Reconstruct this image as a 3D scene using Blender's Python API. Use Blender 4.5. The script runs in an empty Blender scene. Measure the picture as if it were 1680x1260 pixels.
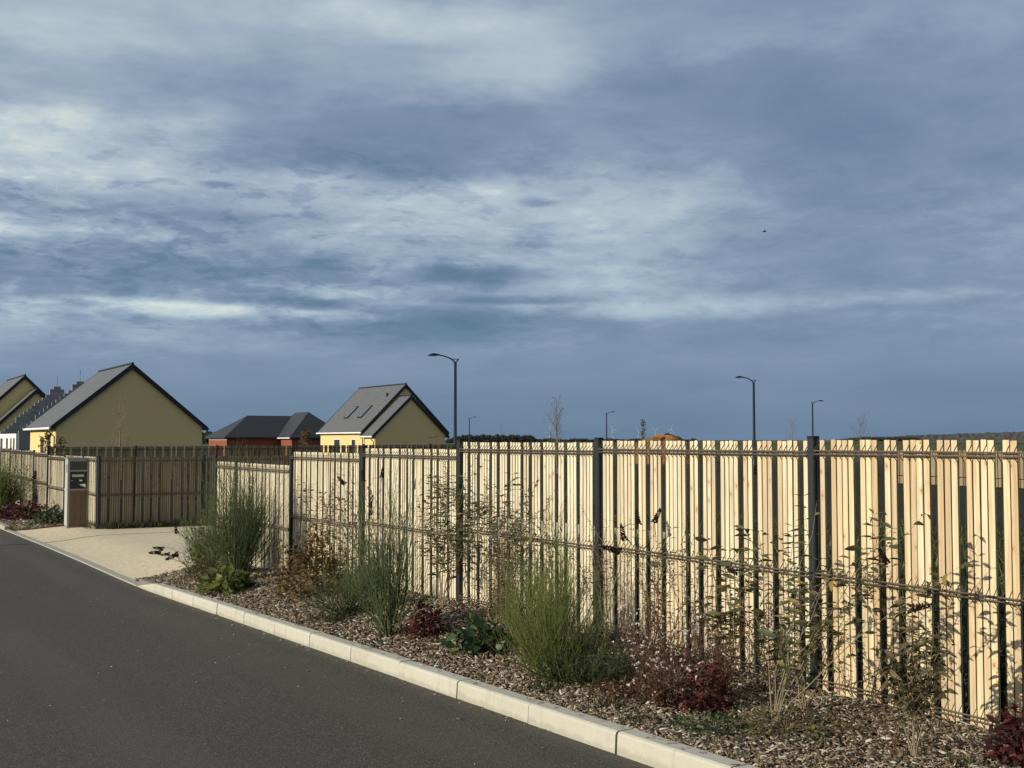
import bpy, math, random
import numpy as np
from mathutils import Vector, Matrix

R = math.radians
S = bpy.context.scene
COL = S.collection
rng = np.random.default_rng(11)
rnd = random.Random(5)

# ------------------------------------------------------------------ camera
EYE = 1.717
cam_d = bpy.data.cameras.new('camera')
cam = bpy.data.objects.new('camera', cam_d)
COL.objects.link(cam)
cam_d.sensor_width = 36.0
cam_d.lens = 36.0 * 1900 / 1680
cam_d.clip_start = 0.1
cam_d.clip_end = 30000
YAW = math.atan(1141 / 1900)
PITCH = math.atan(92 / 1900)
cam.location = (0, 0, EYE)
cam.rotation_euler = (R(90) + PITCH, 0, -YAW)
S.camera = cam

# ------------------------------------------------------------------ light
SUN_EL, SUN_AZ = R(19), R(-84)          # azimuth from +Y towards +X
sd = bpy.data.lights.new('sun', 'SUN')
sd.energy = 4.9
sd.angle = R(0.53)
sd.color = (1.0, 0.93, 0.765)
sun = bpy.data.objects.new('sun', sd)
COL.objects.link(sun)
sv = Vector((math.sin(SUN_AZ) * math.cos(SUN_EL), math.cos(SUN_AZ) * math.cos(SUN_EL), math.sin(SUN_EL)))
sun.rotation_euler = sv.to_track_quat('Z', 'Y').to_euler()
sun.location = sv * 50

S.view_settings.view_transform = 'Standard'
S.view_settings.look = 'None'
S.view_settings.gamma = 1
S.view_settings.use_curve_mapping = False
S.view_settings.exposure = 0.0
S.render.engine = 'CYCLES'
S.cycles.max_bounces = 6


class NT:
    """small helper to write node trees as expressions"""
    def __init__(self, tree):
        self.t = tree
        self.n = tree.nodes
        self.l = tree.links

    def node(self, typ, **kw):
        nd = self.n.new(typ)
        for k, v in kw.items():
            setattr(nd, k, v)
        return nd

    def put(self, sock, v):
        if isinstance(v, bpy.types.NodeSocket):
            self.l.new(v, sock)
        elif v is not None:
            sock.default_value = v

    def math(self, op, a, b=None, c=None, clamp=False):
        nd = self.node('ShaderNodeMath', operation=op, use_clamp=clamp)
        for i, v in enumerate((a, b, c)):
            if v is not None:
                self.put(nd.inputs[i], v)
        return nd.outputs[0]

    def vmath(self, op, a, b=None):
        nd = self.node('ShaderNodeVectorMath', operation=op)
        self.put(nd.inputs[0], a)
        if b is not None:
            self.put(nd.inputs[1], b)
        return nd.outputs[1] if op in ('LENGTH', 'DOT_PRODUCT', 'DISTANCE') else nd.outputs[0]

    def noise(self, vec, scale, detail=3, rough=0.5, dist=0.0, color=False):
        nd = self.node('ShaderNodeTexNoise')
        if vec is not None:
            self.put(nd.inputs['Vector'], vec)
        nd.inputs['Scale'].default_value = scale
        nd.inputs['Detail'].default_value = detail
        nd.inputs['Roughness'].default_value = rough
        nd.inputs['Distortion'].default_value = dist
        return nd.outputs['Color'] if color else nd.outputs[0]

    def voronoi(self, vec, scale, out='Distance', rand=1.0):
        nd = self.node('ShaderNodeTexVoronoi')
        if vec is not None:
            self.put(nd.inputs['Vector'], vec)
        nd.inputs['Scale'].default_value = scale
        nd.inputs['Randomness'].default_value = rand
        return nd.outputs[out]

    def ramp(self, fac, stops, interp='LINEAR'):
        nd = self.node('ShaderNodeValToRGB')
        cr = nd.color_ramp
        cr.interpolation = interp
        while len(cr.elements) < len(stops):
            cr.elements.new(0.5)
        for e, (p, c) in zip(cr.elements, stops):
            e.position = p
            e.color = (c[0], c[1], c[2], 1) if len(c) == 3 else c
        self.put(nd.inputs[0], fac)
        return nd.outputs[0]

    def mix(self, fac, a, b, blend='MIX'):
        nd = self.node('ShaderNodeMix', data_type='RGBA', blend_type=blend)
        nd.clamp_factor = True
        self.put(nd.inputs[0], fac)
        for i, v in ((6, a), (7, b)):
            if not isinstance(v, bpy.types.NodeSocket):
                v = (v[0], v[1], v[2], 1)
            self.put(nd.inputs[i], v)
        return nd.outputs[2]

    def maprange(self, v, a, b, c=0.0, d=1.0, smooth=False):
        nd = self.node('ShaderNodeMapRange', interpolation_type='SMOOTHSTEP' if smooth else 'LINEAR')
        for i, x in enumerate((v, a, b, c, d)):
            self.put(nd.inputs[i], x)
        return nd.outputs[0]

    def comb(self, x, y, z):
        nd = self.node('ShaderNodeCombineXYZ')
        for i, v in enumerate((x, y, z)):
            self.put(nd.inputs[i], v)
        return nd.outputs[0]

    def sep(self, v):
        nd = self.node('ShaderNodeSeparateXYZ')
        self.put(nd.inputs[0], v)
        return nd.outputs


# ------------------------------------------------------------------ sky
def build_world():
    w = bpy.data.worlds.new('World')
    S.world = w
    w.use_nodes = True
    w.node_tree.nodes.clear()
    t = NT(w.node_tree)
    out = t.node('ShaderNodeOutputWorld')
    bg = t.node('ShaderNodeBackground')
    bg.inputs['Strength'].default_value = 0.1
    t.l.new(bg.outputs[0], out.inputs[0])
    sky = t.node('ShaderNodeTexSky', sky_type='NISHITA')
    sky.sun_disc = False
    sky.sun_elevation = SUN_EL
    sky.sun_rotation = SUN_AZ
    sky.dust_density = 1.5
    tc = t.node('ShaderNodeTexCoord')
    d = tc.outputs['Generated']
    dx, dy, dz = t.sep(d)
    # angles of the view direction, in units of 1/1900 rad from heading YAW
    az = t.math('ARCTAN2', dx, dy)
    u = t.math('MULTIPLY', t.math('SUBTRACT', az, YAW), 1900.0)
    v = t.math('MULTIPLY', t.math('ARCSINE', dz), 1900.0)
    uv = t.comb(u, v, 0.0)
    # streaky noises: clouds seen edge-on get flatter towards the horizon
    vv = t.math('MULTIPLY', t.math('POWER', t.math('MAXIMUM', t.math('ADD', v, 60.0), 1.0), 0.6), 27.0)
    q = t.comb(t.math('DIVIDE', u, 230.0), t.math('DIVIDE', vv, 110.0), t.math('MULTIPLY', dz, 0.6))
    nA = t.noise(q, 0.75, 6, 0.55, 0.4)
    q2 = t.comb(t.math('DIVIDE', u, 120.0), t.math('DIVIDE', vv, 36.0), 3.7)
    nB = t.noise(q2, 0.8, 7, 0.6, 0.3)
    q3 = t.comb(t.math('DIVIDE', u, 420.0), t.math('DIVIDE', vv, 300.0), 9.1)
    q4 = t.comb(t.math('DIVIDE', u, 42.0), t.math('DIVIDE', vv, 19.0), 5.2)
    nD = t.noise(t.vmath('ADD', q4, t.vmath('MULTIPLY', t.noise(q2, 1.0, 3, .5, 0.0, color=True), (2.5, 1.5, 0))), 0.8, 5, 0.62, 0.4)
    nC = t.noise(q3, 1.0, 4, 0.5, 0.2)
    warp = t.noise(t.comb(t.math('DIVIDE', u, 150.0), t.math('DIVIDE', v, 60.0), 1.3), 1.0, 6, 0.58, 0.0, color=True)
    warp = t.vmath('MULTIPLY', t.vmath('SUBTRACT', warp, (0.5, 0.5, 0.5)), (1.5, 1.7, 0))
    # cloud masses: (u, v, half width, half height, strength)
    X = lambda x: math.atan((x - 840) / 1900) * 1900
    Y = lambda y: math.atan((722 - y) / 1900) * 1900
    blobs = [(600, 225, 420, 85, -.20), (330, 150, 330, 60, -.06), (160, 216, 200, 24, .20), (60, 270, 330, 50, .12), (830, 110, 170, 70, .20), (700, 25, 260, 40, .14), (1050, 70, 260, 50, .10), (130, 90, 250, 40, .14),
             (620, 20, 300, 45, .12), (430, 315, 520, 36, .17), (880, 360, 420, 70, .17), (200, 452, 430, 56, -.24), (480, 440, 170, 26, -.12), (90, 365, 270, 28, -.15), (100, 335, 200, 18, -.08),
             (330, 516, 270, 15, .34), (170, 505, 160, 9, .14), (560, 478, 140, 14, .28), (170, 560, 300, 30, .10), (60, 240, 120, 60, .16), (60, 400, 130, 14, .2), (790, 450, 130, 17, -.42), (850, 491, 150, 9, -.26),
             (690, 535, 330, 36, -.34), (470, 500, 110, 12, -.28), (1130, 505, 290, 22, .20), (930, 450, 220, 40, .16), (1560, 500, 260, 14, .10),
             (1300, 170, 420, 110, -.14), (1560, 290, 340, 80, -.10), (1010, 320, 260, 60, .08), (1450, 60, 260, 40, .05),
             (1200, 560, 500, 36, -.12), (1540, 690, 300, 14, .10), (420, 625, 330, 20, .05), (95, 205, 110, 12, -.1), (350, 312, 40, 7, -.3), (885, 328, 40, 9, -.25)]
    val = None
    for (bx, by, rx, ry, a) in blobs:
        k = t.vmath('MULTIPLY', t.vmath('SUBTRACT', uv, (X(bx), Y(by), 0)), (1.0 / rx, 1.0 / ry, 0))
        k = t.vmath('ADD', k, warp)
        wgt = t.maprange(t.vmath('LENGTH', k), 1.25, 0.15, 0.0, a, True)
        val = wgt if val is None else t.math('ADD', val, wgt)
    # brighter towards the sun, darker away from it
    glow = t.vmath('DOT_PRODUCT', d, (math.sin(SUN_AZ), math.cos(SUN_AZ), 0.0))
    base = t.math('ADD', t.math('ADD', 0.645, t.math('ADD', t.maprange(v, 250.0, 650.0, 0.0, 0.045), t.maprange(v, 800.0, 1500.0, 0.0, -0.14))), t.math('MULTIPLY', glow, 0.25))
    base = t.math('ADD', base, t.math('MULTIPLY', t.math('SUBTRACT', nA, 0.5), 0.42))
    base = t.math('ADD', base, t.math('MULTIPLY', t.math('SUBTRACT', nC, 0.5), 0.3))
    hi = t.math('MULTIPLY', t.math('MULTIPLY', t.maprange(v, 40.0, 190.0, 0.0, 1.0, True), t.maprange(v, 560.0, 330.0, .45, 1.0, True)), t.maprange(glow, -0.55, 0.15, 0.35, 1.0))
    base = t.math('ADD', base, t.math('MULTIPLY', t.math('MULTIPLY', t.math('SUBTRACT', nB, 0.5), hi), 0.66))
    torn = t.math('MULTIPLY', t.maprange(v, 520.0, 330.0, 0.0, 1.0, True), t.maprange(nA, .42, .58, .25, 1.0, True))
    base = t.math('ADD', base, t.math('MULTIPLY', t.math('MULTIPLY', t.math('SUBTRACT', nD, 0.5), t.math('MULTIPLY', hi, torn)), 0.85))
    val = t.math('ADD', base, val)
    # ragged scraps of dark cloud and small bright breaks in the middle heights, towards the sun
    qs = t.comb(t.math('DIVIDE', u, 95.0), t.math('DIVIDE', v, 34.0), 2.2)
    nS = t.noise(qs, 1.0, 7, 0.62, 0.25)
    zone = t.math('MULTIPLY', t.math('MULTIPLY', t.maprange(v, 110.0, 210.0, 0.0, 1.0, True), t.maprange(v, 540.0, 400.0, 0.0, 1.0, True)), t.maprange(glow, -.75, -.15, .25, 1.0, True))
    val = t.math('ADD', val, t.math('MULTIPLY', zone, t.maprange(nS, .52, .62, 0.0, -.15, True)))
    val = t.math('ADD', val, t.math('MULTIPLY', zone, t.maprange(nS, .45, .34, 0.0, .11, True)))
    # the low band near the horizon is smooth and blue
    low = t.maprange(v, 30.0, 210.0, 0.0, 1.0, True)
    val = t.math('ADD', t.math('MULTIPLY', val, low), t.math('MULTIPLY', t.math('SUBTRACT', 1.0, low), t.math('ADD', 0.31, t.math('MULTIPLY', t.math('SUBTRACT', nA, 0.5), 0.25))))
    K = 10.0
    col = t.ramp(val, [(0.0, (.095 * K, .165 * K, .270 * K)), (0.25, (.138 * K, .208 * K, .325 * K)), (0.45, (.215 * K, .278 * K, .408 * K)),
                       (0.65, (.345 * K, .420 * K, .530 * K)), (0.85, (.51 * K, .58 * K, .645 * K)), (1.0, (.74 * K, .755 * K, .72 * K))])
    tint = t.mix(t.maprange(v, 60.0, 420.0, 0.0, 1.0, True), (.90, 1.02, 1.04), (.985, 1.03, 1.02))
    col = t.mix(1.0, col, tint, 'MULTIPLY')
    fin = t.mix(0.9, sky.outputs[0], col)
    t.l.new(fin, bg.inputs['Color'])


build_world()


# ------------------------------------------------------------------ helpers
def mesh_np(name, verts, faces, mats, parent=None, matidx=None, smooth=False):
    verts = np.asarray(verts, dtype=np.float32).reshape(-1, 3)
    me = bpy.data.meshes.new(name)
    if isinstance(faces, np.ndarray):
        n, k = faces.shape
        me.vertices.add(len(verts))
        me.vertices.foreach_set('co', verts.ravel())
        me.loops.add(n * k)
        me.loops.foreach_set('vertex_index', faces.astype(np.int32).ravel())
        me.polygons.add(n)
        me.polygons.foreach_set('loop_start', np.arange(0, n * k, k, dtype=np.int32))
        try:
            me.polygons.foreach_set('loop_total', np.full(n, k, dtype=np.int32))
        except Exception:
            pass
        me.update(calc_edges=True)
        me.validate()
    else:
        me.from_pydata([tuple(map(float, v)) for v in verts], [], [tuple(f) for f in faces])
        me.update()
    for m in (mats if isinstance(mats, (list, tuple)) else [mats]):
        me.materials.append(m)
    if matidx is not None:
        me.polygons.foreach_set('material_index', np.asarray(matidx, dtype=np.int32))
    if smooth:
        me.polygons.foreach_set('use_smooth', np.ones(len(me.polygons), dtype=bool))
    return me


def link(name, me, parent=None, loc=(0, 0, 0), rot=(0, 0, 0)):
    o = bpy.data.objects.new(name, me)
    COL.objects.link(o)
    o.location = loc
    o.rotation_euler = rot
    if parent:
        o.parent = parent
    return o


def tag(o, label=None, cat=None, group=None, kind=None):
    if label: o['label'] = label
    if cat: o['category'] = cat
    if group: o['group'] = group
    if kind: o['kind'] = kind
    return o


def thing(name, label, cat, loc=(0, 0, 0), rotz=0.0, group=None):
    o = bpy.data.objects.new(name, None)
    o.empty_display_size = 0.2
    COL.objects.link(o)
    o.location = loc
    o.rotation_euler = (0, 0, rotz)
    return tag(o, label, cat, group)


def copy_tree(o, parent=None):
    c = o.copy()
    COL.objects.link(c)
    c.parent = parent
    for ch in list(o.children):
        copy_tree(ch, c)
    return c


class MB:
    """collects shapes into one mesh"""
    def __init__(self):
        self.v, self.f, self.mi = [], [], []

    def add(self, vs, fs, m=0):
        b = len(self.v)
        self.v += [tuple(x) for x in vs]
        for f in fs:
            self.f.append(tuple(b + i for i in f))
            self.mi.append(m)

    def box(self, x0, x1, y0, y1, z0, z1, m=0, rz=0, c=None):
        vs = [(x, y, z) for z in (z0, z1) for (x, y) in ((x0, y0), (x1, y0), (x1, y1), (x0, y1))]
        self.add(vs, [(0, 3, 2, 1), (4, 5, 6, 7), (0, 1, 5, 4), (1, 2, 6, 5), (2, 3, 7, 6), (3, 0, 4, 7)], m)

    def prism(self, poly, fn, h0, h1, m=0):
        """poly of (a,b) extruded between h0 and h1; fn(a,b,h)->xyz"""
        n = len(poly)
        vs = [fn(a, b, h0) for a, b in poly] + [fn(a, b, h1) for a, b in poly]
        fs = [tuple(range(n))[::-1], tuple(range(n, 2 * n))]
        fs += [(i, (i + 1) % n, n + (i + 1) % n, n + i) for i in range(n)]
        self.add(vs, fs, m)

    def tube(self, pts, rad, sides=6, m=0, caps=True):
        vs, fs = tube_arrays([(np.array(pts, float), np.array(rad if hasattr(rad, '__len__') else [rad] * len(pts), float))], sides)
        self.add(vs, [tuple(f) for f in fs], m)
        if caps:
            b = len(self.v) - len(vs)
            self.f.append(tuple(b + i for i in range(sides))[::-1]); self.mi.append(m)
            self.f.append(tuple(b + len(vs) - sides + i for i in range(sides))); self.mi.append(m)

    def mesh(self, name, mats, smooth=False):
        me = bpy.data.meshes.new(name)
        me.from_pydata([tuple(map(float, v)) for v in self.v], [], self.f)
        for m in (mats if isinstance(mats, (list, tuple)) else [mats]):
            me.materials.append(m)
        me.polygons.foreach_set('material_index', np.array(self.mi, dtype=np.int32))
        if smooth:
            me.polygons.foreach_set('use_smooth', np.ones(len(me.polygons), dtype=bool))
        me.update()
        return me

    def build(self, name, mats, parent=None, smooth=False, loc=(0, 0, 0), rot=(0, 0, 0)):
        return link(name, self.mesh(name, mats, smooth), parent, loc, rot)


def tube_arrays(polys, sides=3):
    V, F, b = [], [], 0
    ang = np.arange(sides) * 2 * math.pi / sides
    ca, sa = np.cos(ang), np.sin(ang)
    for pts, rad in polys:
        n = len(pts)
        tg = np.gradient(pts, axis=0)
        tg /= (np.linalg.norm(tg, axis=1, keepdims=True) + 1e-9)
        ref = np.array([0.31, 0.95, 0.05]) if abs(tg[0, 2]) > 0.7 else np.array([0.05, 0.1, 0.99])
        a = np.cross(tg, ref)
        a /= (np.linalg.norm(a, axis=1, keepdims=True) + 1e-9)
        c = np.cross(tg, a)
        ring = pts[:, None, :] + rad[:, None, None] * (ca[None, :, None] * a[:, None, :] + sa[None, :, None] * c[:, None, :])
        V.append(ring.reshape(-1, 3))
        i = np.arange(n - 1)[:, None] * sides
        j = np.arange(sides)[None, :]
        j2 = (j + 1) % sides
        F.append(np.stack([b + i + j, b + i + j2, b + i + sides + j2, b + i + sides + j], axis=-1).reshape(-1, 4))
        b += n * sides
    return np.concatenate(V), np.concatenate(F)


def leaf_arrays(pos, ax, L, W, r, fold=0.15, up=None):
    """folded leaf blades: 5 verts, 2 quads each"""
    n = len(pos)
    pos = np.asarray(pos, float); ax = np.asarray(ax, float)
    ax = ax / (np.linalg.norm(ax, axis=1, keepdims=True) + 1e-9)
    rv = r.normal(size=(n, 3)) if up is None else (np.asarray(up, float) + r.normal(size=(n, 3)) * 0.35)
    b = np.cross(ax, rv); b /= (np.linalg.norm(b, axis=1, keepdims=True) + 1e-9)
    nn = np.cross(b, ax)
    L = np.broadcast_to(L, (n,))[:, None]; W = np.broadcast_to(W, (n,))[:, None]
    p0 = pos
    p1 = pos + ax * L * .45 + b * W * .5 + nn * W * fold
    p2 = pos + ax * L * .45 - b * W * .5 + nn * W * fold
    p3 = pos + ax * L - nn * L * .12
    p4 = pos + ax * L * .48
    V = np.stack([p0, p1, p2, p3, p4], axis=1).reshape(-1, 3)
    k = np.arange(n)[:, None] * 5
    F = np.concatenate([k + np.array([[0, 4, 3, 1]]), k + np.array([[0, 2, 3, 4]])])
    return V, F


def stuff(o):
    o['kind'] = 'stuff'
    return o


# ------------------------------------------------------------------ materials
def mat(name, fn, rough=0.8, spec=0.3, bump=None, transl=None):
    m = bpy.data.materials.new(name)
    m.use_nodes = True
    nt = m.node_tree
    t = NT(nt)
    p = nt.nodes['Principled BSDF']
    p.inputs['Roughness'].default_value = rough
    p.inputs['Specular IOR Level'].default_value = spec
    c = fn(t) if callable(fn) else fn
    h = None
    if isinstance(c, tuple) and len(c) == 2 and isinstance(c[0], bpy.types.NodeSocket):
        c, h = c
    if isinstance(c, bpy.types.NodeSocket):
        t.l.new(c, p.inputs['Base Color'])
    else:
        p.inputs['Base Color'].default_value = (c[0], c[1], c[2], 1)
    if h is not None and bump:
        bn = t.node('ShaderNodeBump')
        bn.inputs['Strength'].default_value = bump[0]
        bn.inputs['Distance'].default_value = bump[1]
        t.l.new(h, bn.inputs['Height'])
        t.l.new(bn.outputs[0], p.inputs['Normal'])
    if transl:
        tr = t.node('ShaderNodeBsdfTranslucent')
        if isinstance(c, bpy.types.NodeSocket):
            t.l.new(c, tr.inputs[0])
        else:
            tr.inputs[0].default_value = (c[0], c[1], c[2], 1)
        mx = t.node('ShaderNodeMixShader')
        mx.inputs[0].default_value = transl
        t.l.new(p.outputs[0], mx.inputs[1])
        t.l.new(tr.outputs[0], mx.inputs[2])
        t.l.new(mx.outputs[0], nt.nodes['Material Output'].inputs[0])
    return m


def gpos(t):
    return t.node('ShaderNodeNewGeometry').outputs['Position']


def island(t):
    return t.node('ShaderNodeNewGeometry').outputs['Random Per Island']


def objrand(t):
    return t.node('ShaderNodeObjectInfo').outputs['Random']


def m_wood(light=1.0, grey=0.0, pale=False):
    def f(t):
        oc = t.node('ShaderNodeTexCoord').outputs['Object']
        rr = objrand(t)
        off = t.comb(t.math('MULTIPLY', rr, 37.0), t.math('MULTIPLY', rr, 91.0), t.math('MULTIPLY', rr, 57.0))
        p = t.vmath('ADD', oc, off)
        g = t.noise(t.vmath('MULTIPLY', p, (52, 52, 1.7)), 1.0, 5, 0.62, 0.6)
        g2 = t.noise(t.vmath('MULTIPLY', p, (14, 14, 0.9)), 1.0, 3, 0.5, 0.8)
        r2 = t.math('FRACT', t.math('MULTIPLY', rr, 17.31))
        base = t.ramp(rr, [(0.0, (.68, .585, .385)), (0.28, (.73, .64, .45)), (0.46, (.64, .52, .325)), (0.62, (.70, .60, .41)), (0.76, (.58, .435, .265)), (0.88, (.50, .36, .22)), (1.0, (.74, .665, .50))])
        if pale:
            base = t.mix(.58, base, (.75, .695, .54))
        else:
            base = t.mix(.22, base, (.75, .695, .54))
        grain = t.maprange(g, .30, .70, .64, 1.12)
        col = t.mix(1.0, base, t.comb(grain, t.math('MULTIPLY', grain, .985), t.math('MULTIPLY', grain, .95)), 'MULTIPLY')
        col = t.mix(t.maprange(g2, .50, .70, 0, .62, True), col, (.50, .33, .185))
        # knots
        ox, oy, oz = t.sep(p)
        kp = t.comb(t.math('MULTIPLY', ox, 9.0), t.math('MULTIPLY', oz, 6.0), 0.0)
        vn = t.node('ShaderNodeTexVoronoi', voronoi_dimensions='2D')
        t.put(vn.inputs['Vector'], kp)
        vn.inputs['Scale'].default_value = 1.0
        kd = vn.outputs['Distance']
        ksel = t.maprange(t.sep(vn.outputs['Color'])[0], .70, .72, 0.0, 1.0)
        kr = t.noise(kp, 2.0, 2)
        ring = t.maprange(t.math('ADD', kd, t.math('MULTIPLY', kr, .10)), .08, .15, 1.0, 0.0, True)
        halo = t.maprange(t.math('ADD', kd, t.math('MULTIPLY', kr, .12)), .14, .34, .45, 0.0, True)
        col = t.mix(t.math('MULTIPLY', halo, ksel), col, (.50, .27, .12))
        col = t.mix(t.math('MULTIPLY', t.math('MULTIPLY', ring, ksel), .6), col, (.20, .105, .05))
        # weathered grey patches
        wn = t.noise(t.vmath('MULTIPLY', p, (12, 12, 1.4)), 1.0, 4, .6)
        col = t.mix(t.math('MULTIPLY', t.maprange(wn, .50, .70, 0, 1, True), .36 + grey), col, (.36, .33, .28))
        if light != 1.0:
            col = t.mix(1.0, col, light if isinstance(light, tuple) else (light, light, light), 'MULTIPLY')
        return col, t.math('ADD', g, t.math('MULTIPLY', ring, .5))
    return f


M = {}
M['wood'] = mat('pine_slat', m_wood(), .75, .25, (.25, .002))
M['wood_tan'] = mat('pine_slat_tan', m_wood((.96, .90, .82)), .75, .25, (.25, .002))
M['wood_pale'] = mat('pine_slat_pale', m_wood(1.0, 0.0, True), .75, .25, (.25, .002))
M['wood_old_shade'] = mat('pine_slat_aged_shaded', m_wood((.50, .44, .38), .22), .85, .2, (.25, .002))  # aged slats, darkened further: shade on the side and rear fences is in the colour
M['wood_brown'] = mat('stained_boards', lambda t: (t.mix(t.noise(t.vmath('MULTIPLY', t.vmath('ADD', t.node('ShaderNodeTexCoord').outputs['Object'], t.comb(t.math('MULTIPLY', objrand(t), 30.), 0., 0.)), (50, 50, 3)), 1, 4, .6), (.095, .062, .042), (.17, .115, .078)),
                                                  t.noise(t.vmath('MULTIPLY', gpos(t), (50, 50, 3)), 1, 4, .6)), .7, .3, (.3, .003))
M['anthracite'] = mat('anthracite_coating', lambda t: t.mix(t.noise(gpos(t), 9, 3), (.014, .017, .020), (.022, .026, .030)), .42, .45)
M['wire'] = mat('green_grey_wire', (.022, .020, .017), .5, .35)
M['rail'] = mat('dull_brown_rail', lambda t: t.mix(t.noise(gpos(t), 30, 3), (.078, .054, .036), (.135, .10, .068)), .55, .35)
M['galv'] = mat('brushed_aluminium', lambda t: t.mix(t.noise(t.vmath('MULTIPLY', gpos(t), (14, 14, 2)), 1, 4), (.36, .35, .325), (.47, .46, .43)), .45, .5)
M['galv_shade'] = mat('shade_toned_grey_metal', lambda t: t.mix(t.noise(gpos(t), 12, 4), (.20, .195, .18), (.29, .28, .26)), .55, .4)  # darker copy of the aluminium: shade of the cabinet front put into the colour
M['black'] = mat('black_plastic', (.012, .013, .014), .4, .4)
M['paper'] = mat('white_label', (.72, .72, .70), .6)
M['greyplate'] = mat('dark_grey_panel', (.05, .052, .05), .5)


def f_asphalt(t):
    p = gpos(t)
    n1 = t.noise(p, 0.7, 4, .6)
    n2 = t.noise(p, 62, 4, .75)
    st = t.voronoi(p, 140, 'Color')
    sx = t.sep(st)[0]
    col = t.mix(n1, (.066, .056, .044), (.084, .071, .056))
    big = t.noise(t.vmath('MULTIPLY', p, (.5, .16, 1)), 1.0, 3, .6)
    col = t.mix(t.maprange(big, .45, .7, 0, .45, True), col, (.060, .051, .040))
    col = t.mix(t.maprange(n2, .35, .65, 0, .85), col, (.030, .026, .021))
    col = t.mix(t.maprange(sx, .80, .97, 0, .75), col, (.19, .17, .14))
    ax_ = t.sep(p)[0]
    wear = t.math('SINE', t.math('ADD', t.math('MULTIPLY', ax_, 3.6), t.math('MULTIPLY', t.noise(t.vmath('MULTIPLY', p, (1, .15, 1)), .8, 3, .5), 3.0)))
    col = t.mix(t.maprange(wear, .1, 1.0, 0, .30, True), col, (.098, .084, .066))
    patch = t.noise(t.vmath('ADD', t.vmath('MULTIPLY', p, (1, .45, 1)), (1, 8, 0)), .35, 5, .6)
    col = t.mix(t.maprange(patch, .50, .62, 0, .30, True), col, (.050, .043, .035))
    edge = t.math('MULTIPLY', t.maprange(ax_, 3.75, 4.12, 0, 1, True), t.noise(p, 6, 4, .7))
    col = t.mix(t.maprange(edge, .25, .7, 0, .55), col, (.125, .105, .078))
    stain = t.noise(t.vmath('ADD', p, (7, 3, 0)), 1.6, 4, .65)
    col = t.mix(t.maprange(stain, .60, .76, 0, .35, True), col, (.105, .085, .055))
    dist = t.voronoi(p, 140)
    return col, t.math('ADD', t.math('MULTIPLY', dist, .7), t.math('MULTIPLY', n2, .5))


M['asphalt'] = mat('asphalt', f_asphalt, .85, .3, (.7, .008))


def f_kerb(t):
    p = gpos(t)
    n = t.noise(p, 3.5, 4, .65)
    n2 = t.noise(p, 55, 3, .7)
    rr = objrand(t)
    col = t.mix(n, (.42, .395, .335), (.50, .475, .405))
    col = t.mix(t.maprange(rr, 0, 1, 0, .3), col, (.38, .355, .29))
    col = t.mix(t.maprange(n2, .5, .75, 0, .5), col, (.36, .335, .275))
    sp = t.voronoi(p, 45)
    col = t.mix(t.maprange(sp, .04, .12, .35, 0, True), col, (.24, .22, .18))
    sm_ = t.noise(t.vmath('MULTIPLY', p, (6, 6, 1.2)), 2.2, 4, .65)
    col = t.mix(t.maprange(sm_, .52, .72, 0, .40, True), col, (.30, .275, .215))
    spl = t.math('ADD', t.sep(t.node('ShaderNodeTexCoord').outputs['Object'])[2], t.math('MULTIPLY', t.noise(p, 9, 4, .7), .09))
    col = t.mix(t.maprange(spl, .085, .045, 0, .5, True), col, (.25, .225, .175))
    dirt = t.noise(t.vmath('ADD', p, (3, 9, 1)), 1.7, 5, .7)
    col = t.mix(t.maprange(dirt, .52, .74, 0, .6, True), col, (.34, .305, .235))
    return col, n2


M['kerb'] = mat('pale_kerb_concrete', f_kerb, .85, .25, (.25, .003))
M['joint'] = mat('joint_filler', (.06, .052, .042), .9)
M['mortar'] = mat('mortar_joint', (.17, .155, .13), .9)


def f_drive(t):
    p = gpos(t)
    n = t.noise(p, 1.1, 4, .6)
    n2 = t.noise(p, 60, 3, .75)
    pc = t.sep(t.voronoi(p, 110, 'Color'))[0]
    col = t.mix(n, (.62, .515, .345), (.74, .62, .425))
    col = t.mix(t.maprange(pc, .0, 1, 0, .35), col, (.44, .365, .25))
    col = t.mix(t.maprange(pc, .88, 1, 0, .6), col, (.80, .74, .60))
    col = t.mix(t.maprange(n2, .48, .7, 0, .7), col, (.40, .32, .21))
    gr = t.noise(t.vmath('MULTIPLY', p, (9, 5, 9)), 1.6, 4, .75)
    col = t.mix(t.maprange(gr, .42, .66, 0, .75), col, (.43, .355, .24))
    st = t.noise(t.vmath('ADD', p, (2, 5, 0)), .55, 5, .65)
    col = t.mix(t.maprange(st, .48, .72, 0, .35, True), col, (.42, .35, .25))
    return col, t.voronoi(p, 110)


M['drive'] = mat('exposed_aggregate_concrete', f_drive, .88, .2, (.35, .004))


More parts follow.
